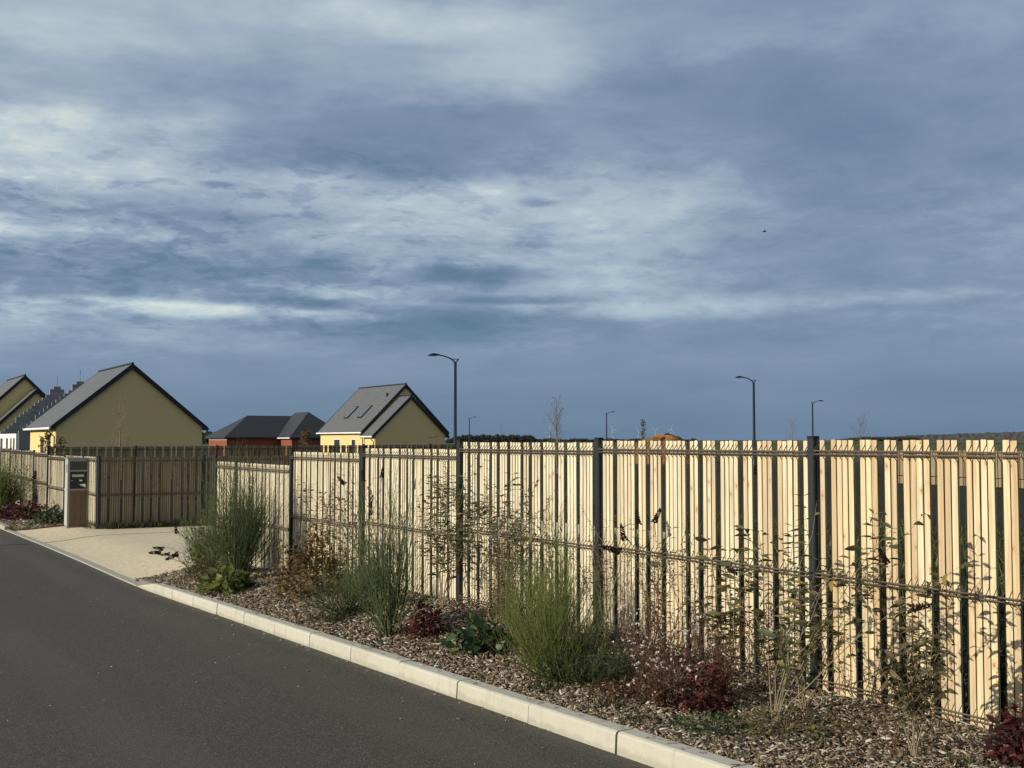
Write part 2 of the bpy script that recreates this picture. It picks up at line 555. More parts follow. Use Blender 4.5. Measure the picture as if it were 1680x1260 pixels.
def f_ground(t):
    p = gpos(t)
    px, py, pz = t.sep(p)
    n = t.noise(p, 1.7, 5, .65)
    n2 = t.noise(p, 14, 4, .7)
    big = t.noise(p, .02, 3, .5)
    green = t.mix(n, (.020, .026, .009), (.036, .038, .016))  # plots darkened: their shaded, backlit look is put into green and soil
    soil = t.mix(n2, (.028, .022, .014), (.055, .044, .028))
    col = t.mix(t.maprange(t.math('ADD', n, t.math('MULTIPLY', n2, .4)), .62, .82, 0, 1, True), green, soil)
    field = t.mix(t.noise(t.vmath('MULTIPLY', p, (.004, .012, 1)), 1.0, 3, .6), (.060, .090, .026), (.10, .11, .042))
    far = t.maprange(t.math('ADD', px, t.math('MULTIPLY', py, .4)), 70, 260, 0, 1, True)
    col = t.mix(far, col, field)
    strip = t.maprange(t.noise(t.vmath('MULTIPLY', p, (.0016, .0035, 1)), 1.0, 2, .5), .52, .56, 0, 1)
    col = t.mix(t.math('MULTIPLY', t.math('MULTIPLY', strip, far), .75), col, (.14, .105, .065))
    return col, n2


M['ground'] = mat('grass_and_soil', f_ground, .95, .1, (.6, .05))
M['bed'] = mat('bed_soil', lambda t: (t.mix(t.noise(gpos(t), 40, 4, .7), (.05, .034, .02), (.16, .115, .07)), t.noise(gpos(t), 40, 4, .7)), .95, .1, (.8, .02))
M['chips'] = mat('wood_chip', lambda t: t.mix(t.maprange(t.noise(gpos(t), 160, 2), .3, .7, 0, .5), t.ramp(island(t), [(0, (.065, .045, .028)), (.25, (.13, .095, .062)), (.5, (.23, .175, .118)), (.72, (.35, .28, .195)), (.88, (.45, .39, .305)), (1, (.66, .61, .53))]), (.10, .066, .038)), .85, .2)
M['render_y'] = mat('yellow_render', lambda t: (t.mix(t.noise(gpos(t), .8, 4, .6), (.675, .488, .222), (.725, .536, .25)), t.noise(gpos(t), 60, 3)), .9, .15, (.15, .004))
M['render_w'] = mat('pale_base_coat', lambda t: t.mix(t.noise(gpos(t), 1.4, 5, .65), (.66, .63, .60), (.78, .75, .71)), .9, .15)
M['brick'] = mat('orange_brick', None or (lambda t: t.mix(t.noise(gpos(t), 3, 4, .7), (.19, .062, .036), (.255, .092, .053))), .9, .15)
M['block'] = mat('concrete_block', lambda t: (t.mix(t.math('ADD', t.math('MULTIPLY', objrand(t), .6), t.math('MULTIPLY', t.noise(gpos(t), 5, 4, .7), .5)), (.15, .15, .155), (.30, .295, .29)), t.noise(gpos(t), 30, 3)), .95, .1, (.3, .01))


def f_slate(t):
    p = gpos(t)
    px, py, pz = t.sep(p)
    n = t.noise(t.vmath('MULTIPLY', p, (3, 3, 6)), 1.0, 4, .7)
    br = t.node('ShaderNodeTexBrick')
    t.put(br.inputs['Vector'], t.comb(t.math('MULTIPLY', py, 1.0), t.math('MULTIPLY', pz, 1.4), 0))
    br.inputs['Color1'].default_value = (.115, .115, .118, 1)
    br.inputs['Color2'].default_value = (.092, .093, .097, 1)
    br.inputs['Mortar'].default_value = (.06, .06, .062, 1)
    br.inputs['Scale'].default_value = 1.0
    br.inputs['Brick Width'].default_value = .3
    br.inputs['Row Height'].default_value = .25
    br.inputs['Mortar Size'].default_value = .012
    return t.mix(t.maprange(n, .3, .7, 0, .5), br.outputs[0], (.125, .125, .126))


M['tile'] = mat('dark_roof_tile', lambda t: t.mix(t.noise(t.vmath('MULTIPLY', gpos(t), (2, 2, 8)), 1, 4, .6), (.026, .027, .029), (.045, .045, .046)), .6, .25)
M['slate'] = mat('slate_roofing', f_slate, .55, .3)
M['trim'] = mat('dark_verge_trim', (.012, .014, .017), .5, .4)
M['white'] = mat('white_pvc', (.80, .80, .76), .4, .4)
M['zinc'] = mat('zinc_gutter', (.22, .22, .22), .4, .5)
M['glass'] = mat('dark_window_glass', (.03, .035, .04), .08, .6)
M['skyglass'] = mat('roof_window_glass', (.08, .09, .105), .1, .6)
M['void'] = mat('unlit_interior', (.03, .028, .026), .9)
M['lamp'] = mat('street_lamp_paint', (.014, .018, .026), .45, .4)
M['lens'] = mat('lamp_lens', (.35, .35, .33), .3, .5)
M['turbine'] = mat('hazy_turbine_paint', (.31, .36, .41), .6, .2)  # dimmed blue-grey: distance haze is put into the paint colour
M['bark'] = mat('grey_bark', lambda t: t.mix(t.noise(gpos(t), 8, 4), (.12, .095, .07), (.24, .20, .15)), .9, .1)
M['bark_pale'] = mat('pale_twig', (.21, .17, .105), .85, .15)
M['stem_br'] = mat('brown_stem', lambda t: t.mix(t.noise(gpos(t), 30, 3), (.12, .085, .05), (.27, .215, .14)), .85, .15)
M['stem_pale'] = mat('straw_stem', lambda t: t.mix(t.noise(gpos(t), 30, 3), (.17, .135, .085), (.30, .25, .17)), .85, .15)
M['stem_red'] = mat('reddish_stem', (.12, .055, .035), .8, .2)
M['broom'] = mat('broom_twig', lambda t: t.ramp(island(t), [(0, (.038, .052, .014)), (.35, (.075, .098, .024)), (.7, (.125, .150, .040)), (.93, (.19, .20, .06)), (1, (.25, .21, .09))]), .7, .25)
M['broom_dark'] = mat('broom_twig_dark', lambda t: t.ramp(island(t), [(0, (.028, .042, .016)), (.4, (.055, .078, .028)), (.8, (.085, .110, .042)), (1, (.16, .155, .07))]), .7, .25)
M['broom_yel'] = mat('broom_twig_yellowish', lambda t: t.ramp(island(t), [(0, (.055, .07, .015)), (.4, (.10, .12, .03)), (.8, (.155, .17, .05)), (1, (.22, .21, .08))]), .7, .25, transl=.1)
M['rust'] = mat('rusty_leaf', lambda t: t.ramp(island(t), [(0, (.05, .03, .012)), (.35, (.115, .058, .02)), (.65, (.16, .085, .026)), (.85, (.105, .095, .03)), (1, (.24, .15, .05))]), .8, .2, transl=.2)
M['leaf_red'] = mat('burgundy_leaf', lambda t: t.ramp(island(t), [(0, (.018, .005, .006)), (.45, (.042, .010, .010)), (.8, (.085, .018, .018)), (1, (.20, .045, .040))]), .55, .3, transl=.2)
M['leaf_brownred'] = mat('brown_red_leaf', lambda t: t.ramp(island(t), [(0, (.04, .024, .014)), (.4, (.085, .045, .028)), (.7, (.125, .065, .042)), (1, (.18, .12, .075))]), .7, .2, transl=.15)
M['leaf_gr'] = mat('olive_leaf', lambda t: t.ramp(island(t), [(0, (.040, .046, .018)), (.35, (.070, .078, .030)), (.65, (.11, .11, .045)), (.86, (.15, .13, .055)), (1, (.24, .18, .05))]), .6, .3, transl=.22)
M['leaf_obj'] = mat('olive_leaf_blade', lambda t: t.ramp(objrand(t), [(0, (.045, .052, .020)), (.4, (.075, .084, .032)), (.7, (.115, .115, .048)), (.88, (.16, .135, .045)), (.95, (.30, .215, .045)), (1, (.20, .10, .04))]), .55, .3, transl=.22)
M['leaf_bronze'] = mat('bronze_leaf_blade', lambda t: t.ramp(objrand(t), [(0, (.045, .040, .020)), (.5, (.085, .072, .034)), (.8, (.12, .095, .045)), (1, (.13, .075, .04))]), .55, .3, transl=.2)
M['leaf_dk'] = mat('dark_green_leaf', lambda t: t.ramp(island(t), [(0, (.012, .028, .010)), (.5, (.026, .052, .018)), (.85, (.05, .085, .025)), (1, (.12, .14, .03))]), .5, .35, transl=.15)
M['leaf_yel'] = mat('yellow_green_leaf', lambda t: t.ramp(island(t), [(0, (.05, .075, .016)), (.5, (.09, .12, .026)), (1, (.20, .20, .04))]), .55, .3, transl=.2)
M['leaf_ylw'] = mat('ochre_leaf', lambda t: t.ramp(island(t), [(0, (.08, .05, .015)), (.5, (.17, .11, .03)), (1, (.28, .20, .05))]), .7, .2, transl=.2)
M['petal'] = mat('pale_pink_petal', lambda t: t.mix(island(t), (.72, .55, .54), (.80, .74, .72)), .6, .2, transl=.3)
M['head'] = mat('dead_flower_head', (.022, .014, .012), .9, .1)
M['weed'] = mat('grass_blade', lambda t: t.ramp(island(t), [(0, (.018, .024, .008)), (.5, (.036, .046, .014)), (.85, (.075, .078, .028)), (1, (.17, .14, .075))]), .8, .15, transl=.15)
M['earth'] = mat('orange_earth', lambda t: (t.mix(t.noise(gpos(t), .8, 5, .7), (.20, .095, .035), (.33, .17, .065)), t.noise(gpos(t), 1.5, 5, .7)), .95, .1, (1.0, .5))
M['wood_far'] = mat('far_tree_foliage', lambda t: t.ramp(island(t), [(0, (.030, .032, .030)), (.5, (.045, .045, .040)), (1, (.07, .06, .048))]), .95, .05)
M['hill'] = mat('far_hillside', lambda t: t.mix(t.noise(t.vmath('MULTIPLY', gpos(t), (.004, .004, .03)), 1, 4, .7), (.07, .068, .062), (.115, .105, .092)), 1.0, .05)
M['pebble'] = mat('pale_pebble', lambda t: t.mix(island(t), (.35, .31, .25), (.7, .68, .62)), .85)
M['bird'] = mat('dark_plumage', (.02, .02, .022), .8)


# ------------------------------------------------------------------ terrain
def zr(s):      # road level
    return np.interp(s, [-60, -15, 0, 17.5, 18.5, 22, 26, 32, 60, 120, 400], [.9, .385, 0, -.45, -.455, -.465, -.49, -.555, -.62, -.66, -.66])


def zb(s):      # level along the fence line and of the plots behind it
    return np.interp(s, [-60, -15, 0, 4.4, 5.67, 8.17, 10.7, 13.2, 15.67, 18.3, 22, 28.7, 34, 45, 70, 200], [.9, .4, .08, .045, .03, .04, .02, -.05, -.17, -.27, -.33, -.39, -.53, -.5, -.45, -.6])


KL0, KL1 = 4.116, 4.262     # kerb front and back
FL = 5.79                   # fence line


def zbed(L, s):
    k = np.clip((L - KL1) / (FL - .25 - KL1), 0, 1)
    k = k * k * (3 - 2 * k)
    kt = np.interp(s, [17.0, 18.3, 30.5, 31.8], [.12, .012, .012, .05])
    return (zr(s) + kt) * (1 - k) + zb(s) * k


def sheet(name, Ls, ss, zf, material, kind='structure', parent=None, smooth=True):
    A, B = np.meshgrid(Ls, ss, indexing='ij')
    Z = zf(A, B)
    v = np.stack([A, B, Z], -1).reshape(-1, 3)
    n, m = len(Ls), len(ss)
    i = np.arange(n - 1)[:, None] * m + np.arange(m - 1)[None, :]
    f = np.stack([i, i + m, i + m + 1, i + 1], -1).reshape(-1, 4)
    o = link(name, mesh_np(name, v, f, material, smooth=smooth), parent)
    if kind: o['kind'] = kind
    return o


def zground(A, B):
    z = np.where(A < 4.19, zr(B) - .08, np.where(A < FL, zbed(A, B) - .05, zb(B) - .0))
    z = np.where((A < -2.35), zr(B) + .08, z)
    z = np.where((A > 4.1) & (A < 16.2) & (B > 18.2) & (B < 30.2), z - .06, z)
    return z


gl = np.array([-9000, -3000, -800, -200, -60, -20, -8, -4, -2.36, -2.34, 0, 2, 4.0, 4.18, 4.2, 4.6, 5, 5.4, 5.7, 6, 6.5, 7, 8, 9, 10, 12, 14, 16, 16.3, 18, 20, 24, 30, 40, 60, 100, 200, 500, 1200, 3000, 6000, 11000.])
gs = np.array([-9000, -2500, -600, -150, -60, -30, -15, -8, -4, 0, 2, 4, 5, 6, 7, 8, 9, 10, 11, 12, 13, 14, 15, 16, 17, 18, 18.25, 19, 20, 22, 24, 26, 28, 29, 30, 30.15, 31, 32, 33, 34, 36, 38, 40, 45, 50, 60, 70, 90, 120, 200, 400, 900, 2500, 6000, 11000.])
sheet('ground', gl, gs, zground, M['ground'])
sheet('road', np.array([-2.2, -1, 0, 1, 2, 3, KL0 + .02]), np.unique(np.concatenate([np.arange(-20, 46, 1.0), np.arange(46, 200, 12.0)])), lambda A, B: zr(B) + .0 * A, M['asphalt'])

# opposite kerb: out of the picture, keeps the road whole
mb = MB()
for s0 in range(-16, 44, 4):
    a, b = float(zr(s0)), float(zr(s0 + 4))
    mb.add([(-2.36, s0, a - .1), (-2.2, s0, a - .1), (-2.2, s0, a + .12), (-2.36, s0, a + .12), (-2.36, s0 + 4, b - .1), (-2.2, s0 + 4, b - .1), (-2.2, s0 + 4, b + .12), (-2.36, s0 + 4, b + .12)],
           [(0, 1, 2, 3), (7, 6, 5, 4), (1, 5, 6, 2), (2, 6, 7, 3), (3, 7, 4, 0)])
mb.build('far_side_kerb', M['kerb'])['kind'] = 'structure'

# kerb with its stones
core = MB()
ks = np.arange(-6.34, 18.4, 1.0)
for a, b in zip(ks[:-1], ks[1:]):
    za, zc = float(zr(a)), float(zr(b))
    core.add([(KL0 + .012, a, za - .1), (KL1 - .008, a, za - .1), (KL1 - .008, a, za + .112), (KL0 + .045, a, za + .112), (KL0 + .012, b, zc - .1), (KL1 - .008, b, zc - .1), (KL1 - .008, b, zc + .112), (KL0 + .045, b, zc + .112)],
             [(0, 4, 7, 3), (3, 7, 6, 2), (0, 3, 2, 1), (5, 6, 7, 4), (1, 2, 6, 5)])
kerb = core.build('kerb', M['mortar'])
kerb['kind'] = 'structure'
h_end = {0: .132, 1: .132}


def kerb_stone(a, b, ha, hb, dz=0.0, dx=0.0, flush=False):
    prof = lambda h: [(KL0, -.1), (KL0 + .010, h - .022), (KL0 + .016, h - .008), (KL0 + .030, h), (KL1 - .01, h), (KL1, h - .008), (KL1, -.1)]
    m = MB()
    n = 7
    vs = [(x + dx, 0, z + dz) for x, z in prof(ha)] + [(x + dx, b - a, z + dz + float(zr(b) - zr(a))) for x, z in prof(hb)]
    m.add(vs, [tuple(range(n)), tuple(range(n, 2 * n))[::-1]] + [(i + 1, i, n + i, n + i + 1) for i in range(n - 1)])
    return m.build('kerb_stone', M['kerb'], kerb, loc=(0, a, float(zr(a))))


for i, (a, b) in enumerate(zip(ks[:-1], ks[1:])):
    g = .004 if i % 3 else .008
    if abs(a - 5.66) < .1 or abs(b - 5.66) < .1:
        g = .011
    ha = .132; hb = .132
    if b > 17.5:
        ha, hb = .13, .018
    elif b > 16.5:
        hb = .13
    kerb_stone(a + g, b - g, ha, hb, rnd.uniform(-.003, .003), rnd.uniform(-.004, .004))
drop = MB()
for a in np.arange(17.66, 44, 1.0):
    b = a + 1.0
    za, zc = float(zr(a)), float(zr(b))
    h = .018 if a < 31 else .10
    drop.add([(KL0, a + .003, za - .1), (KL0 + .012, a + .003, za + h), (KL1, a + .003, za + h), (KL1, a + .003, za - .1), (KL0, b - .003, zc - .1), (KL0 + .012, b - .003, zc + h), (KL1, b - .003, zc + h), (KL1, b - .003, zc - .1)],
             [(0, 1, 2, 3), (7, 6, 5, 4), (0, 4, 5, 1), (1, 5, 6, 2), (2, 6, 7, 3)])
drop.build('dropped_kerb', M['kerb'])['kind'] = 'structure'

# driveway: slabs parted by saw cuts
dbase = sheet('driveway', np.array([KL1, 5, 5.8, 8, 12, 16]), np.array([18.35, 20, 24, 28, 30.1, 30.9]), lambda A, B: zbed(A, B) - .05, M['joint'])
sheet('joint_strip', np.array([KL1 + .003, 4.6, 5, 5.4, 5.8, 8, 12, 16.0]), np.array([26.49, 26.61]), lambda A, B: zbed(A, B) + .002, M['joint'], kind=None, parent=dbase)
for (a, b) in ((18.4, 26.50), (26.60, 30.85)):
    for (c, e) in ((KL1 + .003, 16.0),):
        o = sheet('concrete_slab', np.array([c, 4.6, 5, 5.4, 5.8, 8, 12, e]), np.linspace(a, b, 7), lambda A, B: zbed(A, B) + .006, M['drive'], kind=None, parent=dbase)
sm = MB()
sm.box(1.2, KL0, 26.52, 26.58, float(zr(26.56)) + .003, float(zr(26.56)) + .006)
sm.build('asphalt_seam', M['trim'])['kind'] = 'structure'

# planting beds
bed = sheet('planting_bed', np.linspace(KL1 - .005, 6.1, 12), np.arange(-6, 18.6, .3), lambda A, B: zbed(A, B) + .012 * np.sin(A * 9 + B * 2.1) * np.sin(B * 5.3) * (A > KL1 + .05) - .006, M['bed'])
sheet('planting_bed', np.linspace(KL1 - .005, 6.1, 8), np.arange(30.9, 46, .6), lambda A, B: zbed(A, B) + .02, M['bed'])


def chips(n, s0, s1, L0, L1, smin, smax, seed, lift=.0):
    r = np.random.default_rng(seed)
    s = r.uniform(s0, s1, n)
    Lx = r.uniform(L0, L1, n)
    z = zbed(Lx, s) + lift + r.uniform(0, .028, n)
    ln = r.uniform(smin, smax, n) * r.uniform(.6, 1.6, n)
    wd = np.minimum(ln * r.uniform(.16, .5, n), .02 * r.uniform(.6, 1.2, n))
    th = r.uniform(.002, .006, n)
    yaw = r.uniform(0, 2 * np.pi, n)
    tl = r.normal(0, .35, n); rl = r.normal(0, .45, n)
    ax = np.stack([np.cos(yaw) * np.cos(tl), np.sin(yaw) * np.cos(tl), np.sin(tl)], -1)
    up = np.stack([np.sin(rl) * -np.sin(yaw), np.sin(rl) * np.cos(yaw), np.cos(rl)], -1)
    bx = np.cross(up, ax); bx /= np.linalg.norm(bx, axis=1, keepdims=True)
    nz = np.cross(ax, bx)
    c = np.stack([Lx, s, z], -1)
    V = []
    tp = r.uniform(.5, 1, n)[:, None]
    for kz in (-.5, .5):
        for (ka, kb) in ((-.5, -.5), (.5, -.5), (.5, .5), (-.5, .5)):
            w_ = wd[:, None] * (tp if ka > 0 else 1.0)
            V.append(c + ax * ln[:, None] * ka + bx * w_ * kb + nz * th[:, None] * kz)
    V = np.stack(V, 1).reshape(-1, 3)
    fb = np.array([[4, 5, 6, 7], [0, 1, 5, 4], [1, 2, 6, 5], [2, 3, 7, 6], [3, 0, 4, 7]])
    F = (np.arange(n)[:, None, None] * 8 + fb[None]).reshape(-1, 4)
    return V, F


def join(parts):
    V = np.concatenate([p[0] for p in parts])
    off, F = 0, []
    for v, f in parts:
        F.append(f + off); off += len(v)
    return V, np.concatenate(F)


V, F = join([chips(38000, 2.6, 8.0, KL1 + .01, 5.95, .012, .042, 1), chips(22000, 8, 18.5, KL1 + .02, 5.9, .025, .06, 2), chips(1500, 3, 9, KL1 + .05, 5.8, .045, .075, 4, .012)])
tag(link('wood_chips', mesh_np('wood_chips', V, F, M['chips'])), kind='stuff')
def spill(n, s0, s1, L0, L1, zf, seed):
    V, F = chips(n, s0, s1, L0, L1, .012, .032, seed)
    q = V.reshape(n, 8, 3)
    c = q.mean(1, keepdims=True)
    d = q - c
    d[:, :, 2] *= .35
    q = c + d
    q[:, :, 2] += (zf(c[:, 0, 0], c[:, 0, 1]) + .006 - c[:, 0, 2])[:, None]
    return q.reshape(-1, 3), F


V, F = join([spill(260, 2.5, 17, KL1 - .10, KL1 + .01, lambda L, s_: zr(s_) + .133, 12), spill(200, 2.5, 17.5, KL0 - .09, KL0 - .005, lambda L, s_: zr(s_) + .002, 13), spill(60, 2.5, 15, KL0 - .7, KL0 - .05, lambda L, s_: zr(s_) + .002, 14), spill(90, 17.8, 20, KL1 + .3, 5.6, lambda L, s_: zbed(L, s_) + .006, 15)])
tag(link('wood_chips', mesh_np('wood_chips', V, F, M['chips'])), kind='stuff')
V, F = chips(4000, 31, 44, KL1 + .03, 5.8, .04, .09, 3, .03)
tag(link('wood_chips', mesh_np('wood_chips', V, F, M['chips'])), kind='stuff')

# pebbles and crumbs on the asphalt
n = 70
V, F = chips(n, 1.5, 24, 0, 1, .005, .013, 8)
r = np.random.default_rng(9)
Lp, sp = r.uniform(.6, 4.05, n), 2.5 + 20 * r.uniform(0, 1, n) ** 1.6
ctr = V.reshape(n, 8, 3).mean(1)
V = (V.reshape(n, 8, 3) - ctr[:, None] + np.stack([Lp, sp, zr(sp) + .006], -1)[:, None]).reshape(-1, 3)
tag(link('pebbles', mesh_np('pebbles', V, F, M['pebble'])), kind='stuff')


# ------------------------------------------------------------------ fences
PITCH_W = .05
SLAT_MESH = {}


def slat_mesh(h, mk):
    key = (round(h, 3), mk)
    if key not in SLAT_MESH:
        m = MB()
        w, d, c = .0225, .0065, .0025
        prof = [(-w, -d + c), (-w + c, -d), (w - c, -d), (w, -d + c), (w, d), (-w, d)]
        m.prism(prof, lambda a, b, z: (a, b, z), 0, h)
        SLAT_MESH[key] = m.mesh('slat', M[mk])
    return SLAT_MESH[key]


PATTERNS = [[2, 4, 3, 2, 4, 3, 2, 5, 3, 2, 5, 4, 1], [1, 4, 3, 2, 4, 3, 2, 4, 3, 2, 4, 3, 2], [1, 3, 4, 2, 3, 4, 2, 3, 4, 3, 2, 4, 2], [2, 3, 2, 4, 3, 2, 4, 3, 4, 2, 3, 4, 1]]


def fence_run(root, p0, p1, bays, mk='wood', posts=True, folds=(.083, .90, 1.60), first_post=True, post_h=None, side=-1, wires=True, slat_part='slat'):
    """bays: list of (u0,u1,ztop,height,pattern index or None for random). side: +1/-1 = which way the folds bulge."""
    p0 = np.array(p0, float); p1 = np.array(p1, float)
    d = (p1 - p0) / np.linalg.norm(p1 - p0)
    nrm = np.array([-d[1], d[0]]) * -side      # towards the viewer's side
    rl = np.array(root.location)
    angz = math.atan2(d[1], d[0])
    # the slat mesh has its front at local -Y
    front = np.array([math.sin(angz), -math.cos(angz)])
    flip = 0 if front @ nrm > 0 else math.pi
    for (u0, u1, zt, h, pat) in bays:
        npitch = int(round((u1 - u0) / PITCH_W))
        groups = PATTERNS[pat] if pat is not None else [rnd.choice([2, 3, 3, 4, 4, 5]) for _ in range(30)]
        k = 0
        occ = []
        for g in groups:
            for _ in range(g):
                occ.append(k); k += 1
            k += 1
        me = slat_mesh(h, mk)
        for k in occ:
            if k >= npitch or (k + .5) * PITCH_W > (u1 - u0) - .03 or (k + .5) * PITCH_W < .045:
                continue
            q = p0 + d * (u0 + (k + .5) * PITCH_W)
            o = link(slat_part, me, root, (q[0] - rl[0], q[1] - rl[1], zt - h - rl[2] + rnd.uniform(-.003, .003)),
                     (rnd.gauss(0, .0012), rnd.gauss(0, .0012), angz + flip + rnd.gauss(0, .012)))
        # wire panel with its folds
        if wires:
            polys = []
            r = .0033
            fz = sorted(f for f in folds if f < h)
            for k in range(0, npitch + 1):
                uu = u0 + k * PITCH_W
                if k == 0: uu += .035
                if k == npitch: uu -= .035
                b = p0 + d * uu
                pts = []
                z = zt + .008
                pts.append((0.0065, z))
                for f_ in fz:
                    c = zt - f_
                    pts += [(.0065, c + .056), (.041, c + .011), (.041, c - .011), (.0065, c - .048)]
                pts.append((.0065, zt - h + .01))
                P = np.array([(b[0] + nrm[0] * o_ - rl[0], b[1] + nrm[1] * o_ - rl[1], zz - rl[2]) for o_, zz in pts])
                polys.append((P, np.full(len(P), r)))
            ends = [(p0 + d * (u0 + .03)), (p0 + d * (u1 - .03))]
            def hbar(off, z, rad):
                P = np.array([(e[0] + nrm[0] * off - rl[0], e[1] + nrm[1] * off - rl[1], z - rl[2]) for e in ends])
                if rad > .004:
                    vs_, fs_ = tube_arrays([(P, np.full(2, rad))], 6)
                    link('rail', mesh_np('rail', vs_, fs_, M['rail'], smooth=True), root)
                else:
                    polys.append((P, np.full(2, rad)))
            for f_ in fz:
                c = zt - f_
                hbar(.038, c + .0115, .0058)
                hbar(.038, c - .0115, .0058)
            for i in range(int(h / .2)):
                z = zt - .02 - i * .2
                if all(abs(z - (zt - f_)) > .06 for f_ in fz):
                    hbar(-.010, z, .0026)
            vs, fs = tube_arrays(polys, 4)
            link('wire_panel', mesh_np('wire_panel', vs, fs, M['wire']), root)
    if posts:
        us = ([bays[0][0]] if first_post else []) + [b[1] for b in bays]
        tops = ([bays[0][2]] if first_post else []) + [max(b[2], (bays[i + 1][2] if i + 1 < len(bays) else b[2])) for i, b in enumerate(bays)]
        bots = ([bays[0][2] - bays[0][3]] if first_post else []) + [b[2] - b[3] for b in bays]
        for u_, zt, z0 in zip(us, tops, bots):
            q = p0 + d * u_
            m = MB()
            hh = zt - z0 + .022
            c = .006
            w = .03
            prof = [(-w, -w + c), (-w + c, -w), (w - c, -w), (w, -w + c), (w, w - c), (w - c, w), (-w + c, w), (-w, w - c)]
            m.prism(prof, lambda a, b, z: (a, b, z), -.12, hh)
            po = m.build('post', M['anthracite'], root, loc=(q[0] + nrm[0] * .012 - rl[0], q[1] + nrm[1] * .012 - rl[1], z0 - rl[2]), rot=(0, 0, angz))
            cp = MB()
            prof = [(a * 1.06, b * 1.06) for a, b in prof]
            cp.prism(prof, lambda a, b, z: (a, b, z), hh - .014, hh + .006)
            cp.build('post_cap', M['black'], po)


# the roadside fence: posts every 2.5 m, stepping down with the slope
rf = thing('roadside_fence', 'long pale slatted fence between anthracite posts stepping down behind the planting bed', 'fence', (FL, 5.67, float(zb(5.67))))
bays = [(-5.0, -2.5, EYE + .004, 1.66, 1), (-2.5, 0, EYE - .000, 1.665, 3), (0, 2.5, EYE - .006, 1.665, 0), (2.5, 5.0, EYE - .022, 1.67, 1), (5.0, 7.5, EYE - .10, 1.67, 2), (7.5, 10.0, EYE - .165, 1.69, 3), (10.0, 12.5, EYE - .36, 1.64, 1), (12.5, 13.6, EYE - .355, 1.64, 1)]
fence_run(rf, (FL, 5.67), (FL, 40), bays[:2], side=-1, mk='wood_tan')
fence_run(rf, (FL, 5.67), (FL, 40), bays[2:3], side=-1, first_post=False)
fence_run(rf, (FL, 5.67), (FL, 40), bays[3:], side=-1, mk='wood_pale', first_post=False)

# the shaded side fence along the far edge of the driveway
sf = thing('side_fence', 'shaded brown slatted fence along the far edge of the concrete driveway', 'fence', (FL, 28.7, -.39))
fence_run(sf, (FL, 28.72), (20, 28.72), [(0.0, 2.5, EYE - .41, 1.7, None), (2.5, 5.0, EYE - .40, 1.7, None), (5.0, 7.5, EYE - .38, 1.7, None)], mk='wood_old_shade', side=1)

# left stretch of the road fence, beyond the driveway
lf = thing('roadside_fence', 'short lit slatted fence behind the cabinet on the far side of the driveway', 'fence', (FL, 28.8, -.39))
fence_run(lf, (FL, 28.8), (FL, 60), [(0.0, 1.7, EYE - .405, 1.7, None), (1.7, 4.2, EYE - .41, 1.72, None), (4.2, 6.9, EYE - .44, 1.72, None), (6.9, 9.4, EYE - .375, 1.75, None), (9.4, 11.9, EYE - .335, 1.78, None), (11.9, 14.4, EYE - .33, 1.78, None), (14.4, 16.9, EYE - .3, 1.78, None)], side=-1, mk='wood_pale')

# rear boundary fence of the plots
rr_ = thing('rear_fence', 'dark slatted boundary fence crossing the plots behind, below the yellow gables', 'fence', (FL, 36.1, -.5))
fence_run(rr_, (FL + .05, 36.1), (40, 36.1), [(2.5 * i, 2.5 * i + 2.5, EYE - np.interp(i, [0, 6], [.2, .14]), 1.7, None) for i in range(7)], mk='wood_old_shade', side=1)

# pale fence in the field at the right
ff = thing('field_fence', 'far pale slatted fence seen through the gaps at the right edge', 'fence', (47, 26, -.45))
fence_run(ff, (47, 26), (47, 60), [(2.5 * i, 2.5 * i + 2.5, EYE - .5, 1.68, None) for i in range(6)], side=-1, mk='wood_old_shade', wires=False)

# ------------------------------------------------------------------ meter cabinet
cx0, cx1, cy0, cy1 = 5.29, 5.79, 29.85, 30.28
zc = float(zbed(5.4, 29.85)) + .0
cab = thing('utility_cabinet', 'tall grey metal cabinet with black letterbox over brown boards beside the driveway', 'cabinet', (cx0, cy0, zc))
W_, D_, H_ = cx1 - cx0, cy1 - cy0, 1.71
b = MB(); b.box(0.02, W_ - .02, .02, D_ - .02, .0, H_ - .02); b.build('body', M['galv_shade'], cab)
fr = MB()
for x0 in (0, W_ - .05):
    fr.box(x0, x0 + .05, 0, .03, 0, H_ - .03)
fr.box(.05, W_ - .05, .002, .03, H_ - .09, H_ - .03)
fr.box(.05, W_ - .05, .002, .03, H_ - .34, H_ - .30)
fr.box(.05, W_ - .05, .002, .03, H_ - .80, H_ - .76)
fr.box(.05, W_ - .05, .002, .03, 0, .03)
fr.build('frame', M['galv_shade'], cab)
b = MB(); b.box(-.012, W_ + .012, -.012, D_ + .012, H_ - .03, H_); b.build('lid', M['galv_shade'], cab)
b = MB(); b.box(.05, W_ - .05, .008, .019, H_ - .30, H_ - .09); b.build('upper_panel', M['greyplate'], cab)
lb = MB(); lb.box(.05, W_ - .05, .004, .019, H_ - .76, H_ - .34)
lbo = lb.build('letterbox', M['black'], cab)
b = MB(); b.box(.10, W_ - .12, -.004, .0035, H_ - .47, H_ - .41); b.build('slot_flap', M['galv'], lbo)
b = MB(); b.box(.27, .34, -.002, .0035, H_ - .575, H_ - .54); b.build('name_plate', M['paper'], lbo)
b = MB(); b.tube([(.10, .004, H_ - .56), (.10, -.012, H_ - .56)], .013, 10); b.build('lock', M['galv'], lbo)
